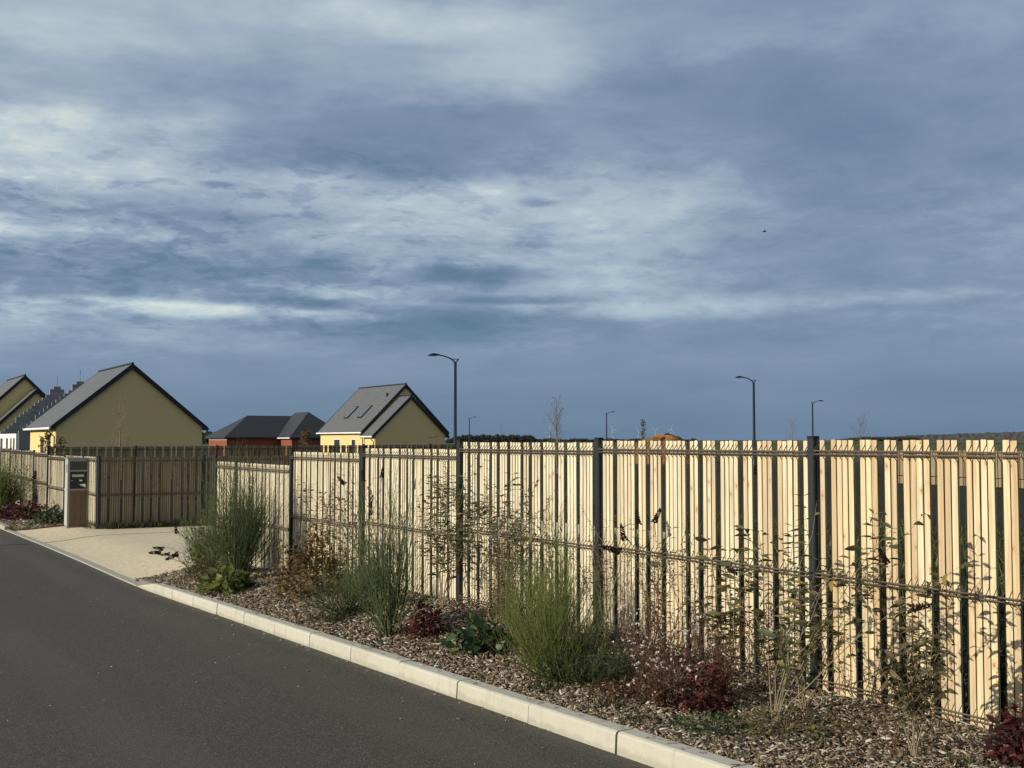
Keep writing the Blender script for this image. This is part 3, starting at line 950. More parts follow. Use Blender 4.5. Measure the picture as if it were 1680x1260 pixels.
b = MB(); b.add([(.26, -.004, H_ - .655), (.42, -.004, H_ - .64), (.42, -.004, H_ - .73), (.26, .003, H_ - .655), (.42, .003, H_ - .64), (.42, .003, H_ - .73)], [(0, 2, 1), (3, 4, 5), (0, 1, 4, 3), (1, 2, 5, 4), (2, 0, 3, 5)]); b.build('leaflet', M['paper'], lbo)
bw = (W_ - .104) / 3
for i in range(3):
    b = MB(); b.box(.052 + i * bw + .003, .052 + (i + 1) * bw - .003, .006, .0195, .032, H_ - .802)
    b.build('board', M['wood_brown'], cab)
# side facing the road: two sheets and a rail, small plate
b = MB(); b.box(.006, .0195, .035, D_ - .03, .06, H_ - .80); b.build('side_panel', M['galv'], cab)
b = MB(); b.box(.006, .0195, .035, D_ - .03, H_ - .76, H_ - .04); b.build('side_panel', M['galv'], cab)
b = MB(); b.box(-.004, .012, .02, D_ - .01, H_ - .80, H_ - .76); b.build('side_rail', M['galv'], cab)
b = MB(); b.box(.001, .006, .10, .25, H_ - .36, H_ - .16); b.build('meter_label', M['zinc'], cab)


# ------------------------------------------------------------------ houses
def gable_house(root, L0, L1, s0, s1, z0, eave, ridge, wall_mat, over=.28, gov=.14, name='wall'):
    """ridge along s. z values absolute; pieces parented to root (at L0,s0,z0)"""
    c = (L0 + L1) / 2
    rl = Vector(root.location)
    m = MB()
    poly = [(L0, z0), (L1, z0), (L1, eave), (c, ridge), (L0, eave)]
    m.prism(poly, lambda a, b, h: (a - rl.x, h - rl.y, b - rl.z), s0, s1)
    wall = m.build(name, wall_mat, root)
    sl = (ridge - eave) / (c - L0)
    th = .16
    for sg in (-1, 1):
        edge = L0 - over if sg < 0 else L1 + over
        ze = eave - sl * over
        m = MB()
        poly = [(edge, ze + .02), (c, ridge + .02), (c, ridge + .02 + th), (edge, ze + .02 + th * .9)]
        if sg > 0: poly = poly[::-1]
        m.prism(poly, lambda a, b, h: (a - rl.x, h - rl.y, b - rl.z), s0 - gov, s1 + gov)
        ro = m.build('roof', M['slate'], root)
        # verge trim under the tiles at both gable ends
        for (sa, sb) in ((s0 - gov - .02, s0 - gov + .10), (s1 + gov - .10, s1 + gov + .02)):
            m = MB()
            poly = [(edge - sg * -.02, ze - .10), (c + sg * .0, ridge - .10), (c, ridge + .03 + th), (edge + sg * .02, ze + .03 + th * .9)]
            if sg > 0: poly = poly[::-1]
            m.prism(poly, lambda a, b, h: (a - rl.x, h - rl.y, b - rl.z), sa, sb)
            m.build('verge_trim', M['trim'], root)
        # gutter and downpipe
        m = MB()
        ex = edge + sg * .05
        m.tube([(ex - rl.x, s0 - gov - rl.y, ze + .06 - rl.z), (ex - rl.x, s1 + gov - rl.y, ze + .06 - rl.z)], .065, 8)
        m.build('gutter', M['white'] if sg < 0 else M['zinc'], root)
        m = MB()
        wx = (L0 - .05 if sg < 0 else L1 + .05)
        m.tube([(ex - rl.x, s0 + .10 - rl.y, ze + .03 - rl.z), (ex - rl.x, s0 + .12 - rl.y, ze - .12 - rl.z), (wx - rl.x, s0 + .2 - rl.y, ze - .38 - rl.z), (wx - rl.x, s0 + .2 - rl.y, z0 - rl.z)], .04, 6)
        m.build('downpipe', M['zinc'], root)
    m = MB()
    m.tube([(c - rl.x, s0 - gov - .02 - rl.y, ridge + th + .03 - rl.z), (c - rl.x, s1 + gov + .02 - rl.y, ridge + th + .03 - rl.z)], .07, 6)
    m.build('ridge_cap', M['trim'], root)
    return wall, sl


def wall_window(parent, root, L, s0, s1, za, zc_, deep=.05, white=True):
    """window on a wall that faces the road (-L)"""
    rl = Vector(root.location)
    m = MB()
    f = .06
    for (a, b, z1, z2) in ((s0, s1, za, za + f), (s0, s1, zc_ - f, zc_), (s0, s0 + f, za + f, zc_ - f), (s1 - f, s1, za + f, zc_ - f)):
        m.box(L - .03 - rl.x, L + .02 - rl.x, a - rl.y, b - rl.y, z1 - rl.z, z2 - rl.z)
    w = m.build('window', M['white'] if white else M['trim'], root)
    m = MB(); m.box(L - .012 - rl.x, L + .01 - rl.x, s0 + f - rl.y, s1 - f - rl.y, za + f - rl.z, zc_ - f - rl.z)
    m.build('pane', M['glass'], w)
    return w


Z0 = -.55
hA = thing('yellow_house', 'largest yellow rendered house with plain shaded gable, slate roof, behind the cabinet', 'house', (11.0, 65.7, Z0))
gable_house(hA, 11.0, 18.85, 65.7, 74.3, Z0, EYE + .80, EYE + 4.05, M['render_y'])
wall_window(None, hA, 11.0, 67.3, 68.2, .1, EYE + .25, white=False)
wall_window(None, hA, 11.0, 69.6, 70.4, .1, EYE + .20, white=False)

hB = thing('yellow_house', 'yellow rendered house with two stepped gables and roof windows left of the nearest lamp', 'house', (39.3, 89.5, Z0 - .2))
_, slB = gable_house(hB, 39.3, 46.95, 89.5, 99.2, Z0 - .2, EYE + .82, EYE + 4.62, M['render_y'])
gable_house(hB, 39.28, 45.75, 87.2, 89.3, Z0 - .2, EYE + .48, EYE + 3.55, M['render_y'], name='front_wing_wall')
wall_window(None, hB, 39.3, 91.2, 92.1, -.2, EYE + .1)
wall_window(None, hB, 39.3, 94.6, 96.0, -.2, EYE + .1)
# roof windows on the slope towards the road
for sc_ in (92.6, 95.6):
    ang = math.atan(slB)
    Lc = 40.75
    zc_ = EYE + .82 + slB * (Lc - 39.3) + .02 + .155
    for (nm, mt_, hw, hl, t0, t1) in (('roof_window', M['trim'], .42, .75, 0.0, .085), ('pane', M['skyglass'], .34, .66, .0, .092)):
        m = MB(); m.box(-hl, hl, -hw, hw, t0, t1)
        if nm == 'roof_window':
            rw = m.build(nm, mt_, hB, loc=(Lc - 39.3, sc_ - 89.5, zc_ - (Z0 - .2)), rot=(0, -ang, 0))
        else:
            m.build(nm, mt_, rw)
m = MB(); m.tube([(0, 0, 0), (0, 0, .35)], .09, 8)
m.build('roof_vent', M['trim'], hB, loc=(42.1 - 39.3, 91.0 - 89.5, EYE + .82 + slB * 2.8 + .12 - (Z0 - .2)))

hD = thing('yellow_house', 'yellow rendered house with two stepped gables at the far left behind bare blockwork', 'house', (9.7, 94.3, Z0 - .1))
gable_house(hD, 9.7, 17.3, 94.3, 103.5, Z0 - .1, EYE + 1.0, EYE + 4.75, M['render_y'])
gable_house(hD, 10.9, 17.1, 92.0, 94.1, Z0 - .1, EYE + .6, EYE + 3.62, M['render_y'], name='front_wing_wall')

# the blockwork house: stepped gables without a roof
E0, E1, Es0, Es1 = 11.1, 18.9, 80.8, 89.6
eE = EYE + .42
hE = thing('unfinished_house', 'roofless house of bare grey concrete blocks with stepped gables, pale front wall', 'house', (E0, Es0, Z0))
rl = Vector(hE.location)
wl_ = MB()
for (a, b, z1, z2) in ((E0, E1, Z0, eE),):
    wl_.box(0.2, E1 - E0, 0, .2, 0, z2 - Z0)
    wl_.box(0.2, E1 - E0, Es1 - Es0 - .2, Es1 - Es0, 0, z2 - Z0)
    wl_.box(E1 - E0 - .2, E1 - E0, .203, Es1 - Es0 - .203, 0, z2 - Z0)
wl_.build('wall', M['block'], hE)
fw = MB()
openings = [(.5, 1.3), (1.9, 2.6), (3.6, 4.6), (6.2, 7.4)]
prev = 0
hh = eE - Z0
for (a, b) in openings:
    fw.box(0, .2, prev, a, 0, hh)
    fw.box(0, .2, a, b, hh - .30, hh)
    fw.box(0, .2, a, b, 0, .6)
    prev = b
fw.box(0, .2, prev, Es1 - Es0, 0, hh)
fw.build('front_wall', M['render_w'], hE)
bm_ = MB(); bm_.box(-.245, .245, 0, .195, 0, .195)
bme = bm_.mesh('concrete_block', M['block'])
bme_w = None
for s_, half, apex in ((0.0, 3.9, 17), (Es1 - Es0 - .2, 3.9, 17)):
    for row in range(17):
        z = eE + row * .205 + .003
        wrow = 2 * half * (1 - row / 17.3)
        nb = max(1, int(wrow / .5))
        for i in range(nb):
            x = (E1 - E0) / 2 + (i - (nb - 1) / 2) * .5
            link('concrete_block', bme, hE, (x, s_ + rnd.uniform(-.004, .004), z - Z0))
for s_ in (0.1, Es1 - Es0 - .1):
    m = MB(); m.tube([((E1 - E0) / 2, s_, eE + 17 * .205 - Z0), ((E1 - E0) / 2 + .02, s_, eE + 17 * .205 + .75 - Z0)], .014, 4)
    m.build('steel_rod', M['trim'], hE)
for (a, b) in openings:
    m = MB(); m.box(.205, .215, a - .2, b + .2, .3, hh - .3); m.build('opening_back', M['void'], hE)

# brick bungalow with hipped roofs
hC = thing('brick_house', 'low orange brick bungalow with two dark hipped roofs between the yellow houses', 'house', (45.6, 147.6, -.7))
rl = Vector(hC.location)
eC = EYE + .35
wm = MB(); wm.box(0, 14.4, 0, 8, 0, eC + .7); wm.build('wall', M['brick'], hC)
wm = MB(); wm.box(7.1, 14.4, -4.6, -.003, 0, eC + .7); wm.build('wing_wall', M['brick'], hC)
wm = MB(); wm.box(-.012, 0, -.0, 8, eC + .35, eC + .7); wm.build('fascia_board', M['galv'], hC)


def hip(x0, x1, y0, y1, e, rdg, along, mt_, name):
    m = MB()
    z0_, z1_ = e + .7, rdg + .7
    o = .45
    x0 -= o; x1 += o; y0 -= o; y1 += o
    if along == 'x':
        h = (y1 - y0) / 2
        r0, r1 = (x0 + h, (y0 + y1) / 2), (x1 - h, (y0 + y1) / 2)
    else:
        h = (x1 - x0) / 2
        r0, r1 = ((x0 + x1) / 2, y0 + h), ((x0 + x1) / 2, y1)
    vs = [(x0, y0, z0_), (x1, y0, z0_), (x1, y1, z0_), (x0, y1, z0_), (*r0, z1_), (*r1, z1_), (x0, y0, z0_ - .16), (x1, y0, z0_ - .16), (x1, y1, z0_ - .16), (x0, y1, z0_ - .16)]
    if along == 'x':
        fs = [(0, 1, 5, 4), (1, 2, 5), (2, 3, 4, 5), (3, 0, 4)]
    else:
        fs = [(0, 1, 4), (1, 2, 5, 4), (2, 3, 5), (3, 0, 4, 5)]
    fs += [(0, 6, 7, 1), (1, 7, 8, 2), (2, 8, 9, 3), (3, 9, 6, 0), (9, 8, 7, 6)]
    m.add(vs, fs)
    return m.build(name, mt_, hC)


hip(0, 14.4, 0, 8, eC + .04, EYE + 3.3, 'x', M['tile'], 'roof')
hip(7.1, 14.4, -4.6, 3.6, eC + .0, EYE + 3.75, 'y', M['tile'], 'wing_roof')
m = MB(); m.tube([(7.1 - .45, -4.6 - .5, eC + .6), (7.1 - .45, -.4, eC + .6)], .08, 6); m.build('gutter', M['white'], hC)


# ------------------------------------------------------------------ street lamps
def make_lamp(label, L, s, zbase, ztop, ang, rad=.06):
    o = thing('street_lamp', label, 'street lamp', (L, s, zbase), ang, 'dark street lamps beyond the fences')
    H = ztop - zbase - .30
    m = MB(); m.tube([(0, 0, 0), (0, 0, 1.1), (0, 0, 1.12), (0, 0, H)], [rad * 1.45, rad * 1.4, rad * 1.1, rad * .85], 10)
    m.build('pole', M['lamp'], o, smooth=True)
    m = MB()
    arm = [(.0, 0, H - .03), (.16, 0, H + .13), (.36, 0, H + .22), (.62, 0, H + .30), (.80, 0, H + .315)]
    m.tube(arm, [.034, .034, .032, .03, .028], 8)
    m.tube([(0, 0, H - .03), (-.17, 0, H + .18)], .03, 8)
    m.tube([(-.13, 0, H + .145), (.18, 0, H + .145)], .018, 6)
    m.build('arm', M['lamp'], o)
    m = MB()
    x0 = .74
    secs = [(x0, .05, .035, .0), (x0 + .12, .10, .055, .015), (x0 + .34, .15, .075, .02), (x0 + .52, .13, .045, -.01), (x0 + .60, .07, .015, -.03)]
    vs, fs = [], []
    for (x, hw, hh_, dz) in secs:
        for k in range(8):
            a = k * math.pi / 4 + math.pi / 8
            zz = math.sin(a) * hh_
            if zz < 0: zz *= .6
            vs.append((x, math.cos(a) * hw, H + .315 + dz + zz))
    for i in range(len(secs) - 1):
        for k in range(8):
            fs.append((i * 8 + k, i * 8 + (k + 1) % 8, (i + 1) * 8 + (k + 1) % 8, (i + 1) * 8 + k))
    fs += [tuple(range(8))[::-1], tuple(range(32, 40))]
    m.add(vs, fs)
    hd = m.build('lamp_head', M['lamp'], o, smooth=True)
    m = MB(); m.box(x0 + .16, x0 + .5, -.09, .09, H + .265, H + .282); m.build('lens', M['lens'], hd)
    return o


DL = math.pi       # arm towards the road (-L)
make_lamp('tallest street lamp, beside the right end of the two-gabled yellow house', 25.53, 47.65, -.5, EYE + 3.93, math.pi - .2, .075)
make_lamp('street lamp with its head turned left, standing over the right half of the fence', 51.35, 55.48, -.55, EYE + 3.98, math.pi - .2, .085)
make_lamp('street lamp with its head turned right, just above the nearest fence post', 86.26, 84.67, -.6, EYE + 3.95, -.15, .085)
make_lamp('smallest street lamp, head turned right, near the tallest lamp', 96.65, 175.25, -.6, EYE + 3.95, -.15, .09)
make_lamp('street lamp with its head turned right, between the bare tree and the wind turbines', 96.49, 134.52, -.6, EYE + 4.0, -.15, .09)


# ------------------------------------------------------------------ bare trees
def branch_tree(label, L, s, h, spread, seed, nb=26, trunk_r=.035, material='bark', leaves=0, name='bare_tree', group='young bare trees in the plots', zbase=-.55, leafmat='leaf_ylw', leaf_sz=.08, tw=3):
    r = np.random.default_rng(seed)
    o = thing(name, label, 'tree', (L, s, zbase), 0, group)
    trunk, tw_ = [], []
    n = 10
    pts = np.stack([np.cumsum(r.normal(0, .012 * h / 4, n)), np.cumsum(r.normal(0, .012 * h / 4, n)), np.linspace(0, h, n)], -1)
    pts[0, :2] = 0
    trunk.append((pts, np.linspace(trunk_r, trunk_r * .12, n)))
    ends = []
    for i in range(nb):
        f = .16 + .8 * (i / nb) ** .9 * r.uniform(.9, 1.08)
        f = min(f, .95)
        b = np.array([np.interp(f, np.linspace(0, 1, n), pts[:, k]) for k in range(3)])
        a = r.uniform(0, 2 * np.pi)
        ln = spread * (1 - f * .72) * r.uniform(.6, 1.25)
        up = r.uniform(1.0, 2.2)
        p = [b]
        dirv = np.array([math.cos(a), math.sin(a), up * .6]); dirv /= np.linalg.norm(dirv)
        for k in range(4):
            dirv = dirv + np.array([0, 0, .28]) + r.normal(0, .07, 3); dirv /= np.linalg.norm(dirv)
            p.append(p[-1] + dirv * ln / 2.6)
        p = np.array(p)
        tw_.append((p, np.linspace(trunk_r * .38 * (1 - f * .5), trunk_r * .09, 5)))
        for k in range(tw):
            j = r.integers(1, 4)
            dv = (p[j + 1] - p[j]); dv = dv / np.linalg.norm(dv) + r.normal(0, .42, 3) + np.array([0, 0, .2]); dv /= np.linalg.norm(dv)
            q = np.array([p[j], p[j] + dv * ln * .3, p[j] + dv * ln * .55 + np.array([0, 0, .06 * ln])])
            tw_.append((q, np.array([trunk_r * .16, trunk_r * .1, trunk_r * .06])))
            ends.append(q[2]); ends.append(q[1])
        ends.append(p[-1])
    V, F = tube_arrays(trunk, 6); link('trunk', mesh_np('trunk', V, F, M[material], smooth=True), o)
    V, F = tube_arrays(tw_, 3); stuff(link('crown', mesh_np('crown', V, F, M[material]), o))
    if leaves:
        e = np.array(ends)
        idx = r.integers(0, len(e), leaves)
        pos = e[idx] + r.normal(0, .06, (leaves, 3))
        V, F = leaf_arrays(pos, r.normal(size=(leaves, 3)), r.uniform(.6, 1.2, leaves) * leaf_sz, leaf_sz * .6, r)
        stuff(link('leaves', mesh_np('leaves', V, F, M[leafmat]), o))
    return o


branch_tree('slender bare pale tree in front of the largest yellow gable', 11.68, 53.64, 3.6, 1.0, 21, 22, .04, 'bark_pale', zbase=0.0, tw=2)
branch_tree('tallest bare tree rising above the middle of the fence, a few leaves left', 41.15, 62.77, 4.9, 1.25, 22, 40, .05, 'bark', 160, leafmat='rust', leaf_sz=.08)
branch_tree('tiny bare sapling in front of the dark wood', 55.84, 94.78, 3.6, 1.0, 23, 14, .035, 'bark')
branch_tree('narrow green leafy sapling between the wind turbines', 73.42, 95.88, 4.4, .55, 24, 36, .05, 'bark', 420, 'leafy_sapling', None, leafmat='leaf_gr', leaf_sz=.16)
branch_tree('wispy pale sapling between the two tall right-hand lamps', 65.01, 65.94, 3.9, 1.5, 25, 24, .028, 'bark_pale')
branch_tree('leaning bare sapling right of the nearest fence post', 54.1, 49.16, 3.9, 1.25, 26, 26, .032, 'bark', 60, leafmat='leaf_ylw', leaf_sz=.06)
branch_tree('ochre leaved sapling before the lit wall of the largest yellow house', 9.6, 60.2, 2.6, .8, 27, 20, .03, 'bark', 260, 'leafy_sapling', None, leafmat='leaf_ylw', leaf_sz=.14)
branch_tree('second ochre sapling, nearer the downpipe of the largest yellow house', 10.3, 60.0, 2.35, .5, 28, 14, .03, 'bark', 200, 'leafy_sapling', None, leafmat='leaf_ylw', leaf_sz=.13)
branch_tree('brown leaved bush in front of the brick bungalow', 44.5, 116.5, 2.9, 1.4, 29, 26, .04, 'bark', 500, 'leafy_sapling', None, leafmat='rust', leaf_sz=.2)

# ------------------------------------------------------------------ far things: mound, wood, hills, turbines, bird
r = np.random.default_rng(77)
na, nr = 48, 12
V = []
for j in range(nr + 1):
    k = j / nr
    for i in range(na):
        a = 2 * np.pi * i / na
        hgt = (1 - k ** 2.6) * (1 + .12 * math.sin(3 * a + 1) + .1 * math.sin(7 * a + k * 4)) + (r.normal(0, .025) if 0 < j else 0)
        V.append((math.cos(a) * 4.6 * k * (1 + .15 * math.sin(2 * a)), math.sin(a) * 4.6 * k, max(hgt, 0) * 2.38))
F = [(j * na + i, j * na + (i + 1) % na, (j + 1) * na + (i + 1) % na, (j + 1) * na + i) for j in range(nr) for i in range(na)]
mo = link('earth_mound', mesh_np('earth_mound', V, F, M['earth']), loc=(69.04, 86.85, -.6))
tag(mo, 'heap of orange brown earth behind the fence near the wind turbines', 'earth heap')


def far_wood(x0, y0, x1, y1, depth, hf, n, seed, leaf=1.6):
    r = np.random.default_rng(seed)
    t_ = r.uniform(0, 1, n)
    dv = np.array([x1 - x0, y1 - y0], float); ln = np.linalg.norm(dv); nv = np.array([-dv[1], dv[0]]) / ln
    h = hf(t_) * (1 + .16 * np.sin(t_ * 60) * np.sin(t_ * 23 + 2)) 
    z = h * r.uniform(0, 1, n) ** .6
    w = r.uniform(-.5, .5, n) * depth
    pos = np.stack([x0 + dv[0] * t_ + nv[0] * w, y0 + dv[1] * t_ + nv[1] * w, z - .6], -1)
    return leaf_arrays(pos, r.normal(size=(n, 3)), r.uniform(.6, 1.5, n) * leaf, leaf * .8, r)


def wpos(x, Z):     # ground position seen at column x of the photo, Z metres along the view axis
    X_ = (x - 840) / 1900 * Z
    return (X_ * math.cos(YAW) + Z * math.sin(YAW), -X_ * math.sin(YAW) + Z * math.cos(YAW))


p, q = wpos(735, 900), wpos(884, 900)
w1 = far_wood(*p, *q, 60, lambda t_: 5.4 * np.clip(np.minimum(t_ * 6, (1 - t_) * 9), 0, 1) ** .5, 14000, 1, 1.1)
p, q = wpos(880, 1500), wpos(1140, 1500)
w2 = far_wood(*p, *q, 40, lambda t_: 3.6 * (.55 + .45 * np.sin(t_ * 17) ** 2), 7000, 2, 1.7)
p, q = wpos(310, 700), wpos(360, 700)
w3 = far_wood(*p, *q, 40, lambda t_: 6.0 + 0 * t_, 2500, 3, 1.3)
p, q = wpos(1370, 1700), wpos(1500, 1700)
w4 = far_wood(*p, *q, 60, lambda t_: 6.0 * np.clip(t_ * 3, .1, 1) ** .7, 9000, 4, 1.4)
V, F = join([w1, w2, w3, w4])
tag(link('far_wood', mesh_np('far_wood', V, F, M['wood_far'])), kind='stuff')

# long low hill at the right
p0_, p1_ = np.array(wpos(1380, 3000)), np.array(wpos(2300, 2600))
nu, nv_ = 160, 14
dv = p1_ - p0_; ln = np.linalg.norm(dv); nv2 = np.array([-dv[1], dv[0]]) / ln
V = []
for j in range(nv_):
    w = (j / (nv_ - 1) - .5) * 2
    for i in range(nu):
        t_ = i / (nu - 1)
        h = (6 + 40 * t_ ** .8) * min(1, t_ * 8) * (1 - w * w) ** .6 + (r.normal(0, 1.0) if abs(w) < .95 else 0)
        pt = p0_ + dv * t_ + nv2 * w * 400
        V.append((pt[0], pt[1], h - 1.5))
F = [(j * nu + i, j * nu + i + 1, (j + 1) * nu + i + 1, (j + 1) * nu + i) for j in range(nv_ - 1) for i in range(nu - 1)]
link('hill', mesh_np('hill', V, F, M['hill']))['kind'] = 'structure'


def turbine(label, x, hub, blade, ang, Z=8000.0, yawd=0.0):
    L, s = wpos(x, Z)
    o = thing('wind_turbine', label, 'wind turbine', (L, s, -1), -YAW + yawd, 'wind turbines on the horizon')
    m = MB(); m.tube([(0, 0, 0), (0, 0, hub)], [3.2, 1.9], 10); m.build('tower', M['turbine'], o)
    m = MB(); m.box(-2, 2, -6, 6, hub - 1, hub + 3.5); m.build('nacelle', M['turbine'], o)
    for k in range(3):
        a = ang + k * 2 * math.pi / 3
        ca, sa = math.sin(a), math.cos(a)
        m = MB()
        vs = []
        for (t_, w) in ((0, 1.4), (.18, 3.6), (.55, 2.3), (1, .5)):
            cx_, cz_ = ca * blade * t_, hub + 1 + sa * blade * t_
            for (dw, dy) in ((-w, -7.2), (w * .4, -7.9), (w, -7.2), (w * .4, -6.6)):
                vs.append((cx_ + sa * dw, dy, cz_ - ca * dw))
        fs = [(i * 4 + k2, i * 4 + (k2 + 1) % 4, i * 4 + 4 + (k2 + 1) % 4, i * 4 + 4 + k2) for i in range(3) for k2 in range(4)] + [(3, 2, 1, 0), (12, 13, 14, 15)]
        m.add(vs, fs); m.build('blade', M['turbine'], o)
    return o


turbine('wind turbine partly behind the tallest bare tree', 902, 62, 44, R(5))
turbine('wind turbine just right of the lamp at mid fence', 1006, 70, 46, R(-30))
turbine('wind turbine directly left of the narrow green sapling', 1049, 47, 50, R(-28))
turbine('wind turbine right of the narrow green sapling, above the left slope of the earth heap', 1075, 68, 40, R(60))
turbine('rightmost wind turbine, above the top of the earth heap', 1101, 72, 42, R(12))

bd = MB()
bd.tube([(-.16, 0, 0), (-.08, 0, .01), (.02, 0, .02), (.12, 0, .02), (.17, 0, .015)], [.008, .035, .05, .035, .008], 8)
bo = thing('bird', 'small dark bird flying alone high in the grey sky', 'bird', (42.18 - 0, 44.66, EYE + 344 * 60 / 1900), -YAW)
bd.build('body', M['bird'], bo)
bo.scale = (.7, .7, .7)
for sg in (-1, 1):
    m = MB()
    m.add([(-.04, sg * .03, .03), (.07, sg * .03, .03), (.03, sg * .26, .09), (-.03, sg * .27, .09), (-.06, sg * .5, .03), (-.04, sg * .03, .022), (.07, sg * .03, .022), (.03, sg * .26, .082), (-.03, sg * .27, .082)],
          [(0, 1, 2, 3), (3, 2, 4), (8, 7, 6, 5), (4, 7, 8), (0, 5, 6, 1), (1, 6, 7, 2)])
    m.build('wing', M['bird'], bo)


# ------------------------------------------------------------------ planting
def base_pt(L, s):
    return (L, s, float(zbed(L, s)) + .005)


def broom(label, L, s, h, spread, seed, main=70, twigs=9, r0=.0016, m='broom', lean=(0, 0), group='green brooms in the planting bed', tipspread=.5):
    r = np.random.default_rng(seed)
    o = thing('broom_shrub', label, 'shrub', base_pt(L, s), 0, group)
    mains, tw = [], []
    for i in range(main):
        a = r.uniform(0, 2 * np.pi)
        q = r.uniform(0, 1) ** .6
        out = spread * q
        hh_ = h * r.uniform(.34, .96) * (1 - .48 * q * q)
        p0 = np.array([r.normal(0, .02), r.normal(0, .02), 0])
        end = np.array([math.cos(a) * out + lean[0], math.sin(a) * out + lean[1], hh_])
        k = np.linspace(0, 1, 5)[:, None]
        bow = np.array([math.cos(a), math.sin(a), 0]) * out * .22
        P = p0 + (end - p0) * k + bow * (k * (1 - k)) * 1.6
        P[1:] += r.normal(0, .012, (4, 3))
        mains.append((P, np.linspace(r0 * 2.6, r0 * 1.0, 5)))
        for j in range(twigs):
            f = r.uniform(.22, .97)
            b = np.array([np.interp(f, np.linspace(0, 1, 5), P[:, kk]) for kk in range(3)])
            dv = (end - p0) / np.linalg.norm(end - p0) * .7 + np.array([0, 0, .55]) + r.normal(0, .20 + tipspread * .2, 3)
            dv /= np.linalg.norm(dv)
            ln = h * r.uniform(.14, .40)
            Q = np.array([b, b + dv * ln * .5 + r.normal(0, .008, 3), b + dv * ln + np.array([0, 0, ln * .06]) + r.normal(0, .012, 3)])
            tw.append((Q, np.array([r0 * 1.15, r0 * .95, r0 * .55])))
            if r.uniform() < .8:
                b2 = Q[1]; dv2 = dv + r.normal(0, .3, 3); dv2 /= np.linalg.norm(dv2)
                ln2 = ln * r.uniform(.4, .8)
                tw.append((np.array([b2, b2 + dv2 * ln2 * .5, b2 + dv2 * ln2 + np.array([0, 0, ln2 * .05])]), np.array([r0 * .9, r0 * .75, r0 * .45])))
    V, F = tube_arrays(tw, 3); stuff(link('twigs', mesh_np('twigs', V, F, M[m]), o))
    V, F = tube_arrays(mains, 3); stuff(link('stems', mesh_np('stems', V, F, M[m]), o))
    st = []
    for i in range(5):
        a = r.uniform(0, 6.28)
        st.append((np.array([[0, 0, -.02], [math.cos(a) * .03, math.sin(a) * .03, h * .12], [math.cos(a) * .09, math.sin(a) * .09, h * .3]]), np.array([.010, .007, .004])))
    V, F = tube_arrays(st, 5); link('base_stem', mesh_np('base_stem', V, F, M['stem_pale']), o)
    return o


def make_head():
    r = np.random.default_rng(3)
    m = MB()
    octv = [(1, 0, 0), (-1, 0, 0), (0, 1, 0), (0, -1, 0), (0, 0, 1), (0, 0, -1)]
    octf = [(0, 2, 4), (2, 1, 4), (1, 3, 4), (3, 0, 4), (2, 0, 5), (1, 2, 5), (3, 1, 5), (0, 3, 5)]
    for i in range(46):
        t_ = i / 45
        rad = .018 * (1 - .72 * t_) + .002
        a = i * 2.4
        rr0 = rad * r.uniform(.5, 1.1)
        c = np.array([math.cos(a) * rr0, math.sin(a) * rr0, t_ * .12])
        sz = .0098 * (1 - .45 * t_) * r.uniform(.7, 1.3)
        m.add([tuple(c + np.array(v) * sz) for v in octv], octf)
    return m.mesh('flower_head', M['head'])


HEAD = make_head()


def single_leaf(ln, w, mk, curl=.2):
    rows = [(0, .04), (.25, .8), (.5, 1.0), (.78, .62), (1.0, .03)]
    vs, fs = [], []
    for (t_, k) in rows:
        zc_ = -curl * t_ * t_ * ln
        vs += [(-w * .5 * k, t_ * ln, zc_ + w * .16 * k), (0, t_ * ln, zc_), (w * .5 * k, t_ * ln, zc_ + w * .16 * k)]
    for i in range(4):
        a = i * 3
        fs += [(a, a + 1, a + 4, a + 3), (a + 1, a + 2, a + 5, a + 4)]
    m = MB(); m.add(vs, fs)
    return m.mesh('leaf', M[mk], smooth=True)


LEAVES = {'leaf_obj': [single_leaf(.090, .028, 'leaf_obj', .25), single_leaf(.110, .033, 'leaf_obj', .4), single_leaf(.070, .023, 'leaf_obj', .12)],
          'leaf_bronze': [single_leaf(.066, .025, 'leaf_bronze', .6), single_leaf(.080, .028, 'leaf_bronze', .8), single_leaf(.052, .021, 'leaf_bronze', .45)]}


def aim(o, pos, d, roll):
    y = Vector(d).normalized()
    ref = Vector((0, 0, 1)) if abs(y.z) < .95 else Vector((1, 0, 0))
    x = y.cross(ref).normalized()
    z = x.cross(y)
    mtx = Matrix((x, y, z)).transposed() @ Matrix.Rotation(roll, 3, 'Y')
    o.location = pos
    o.rotation_euler = mtx.to_euler()


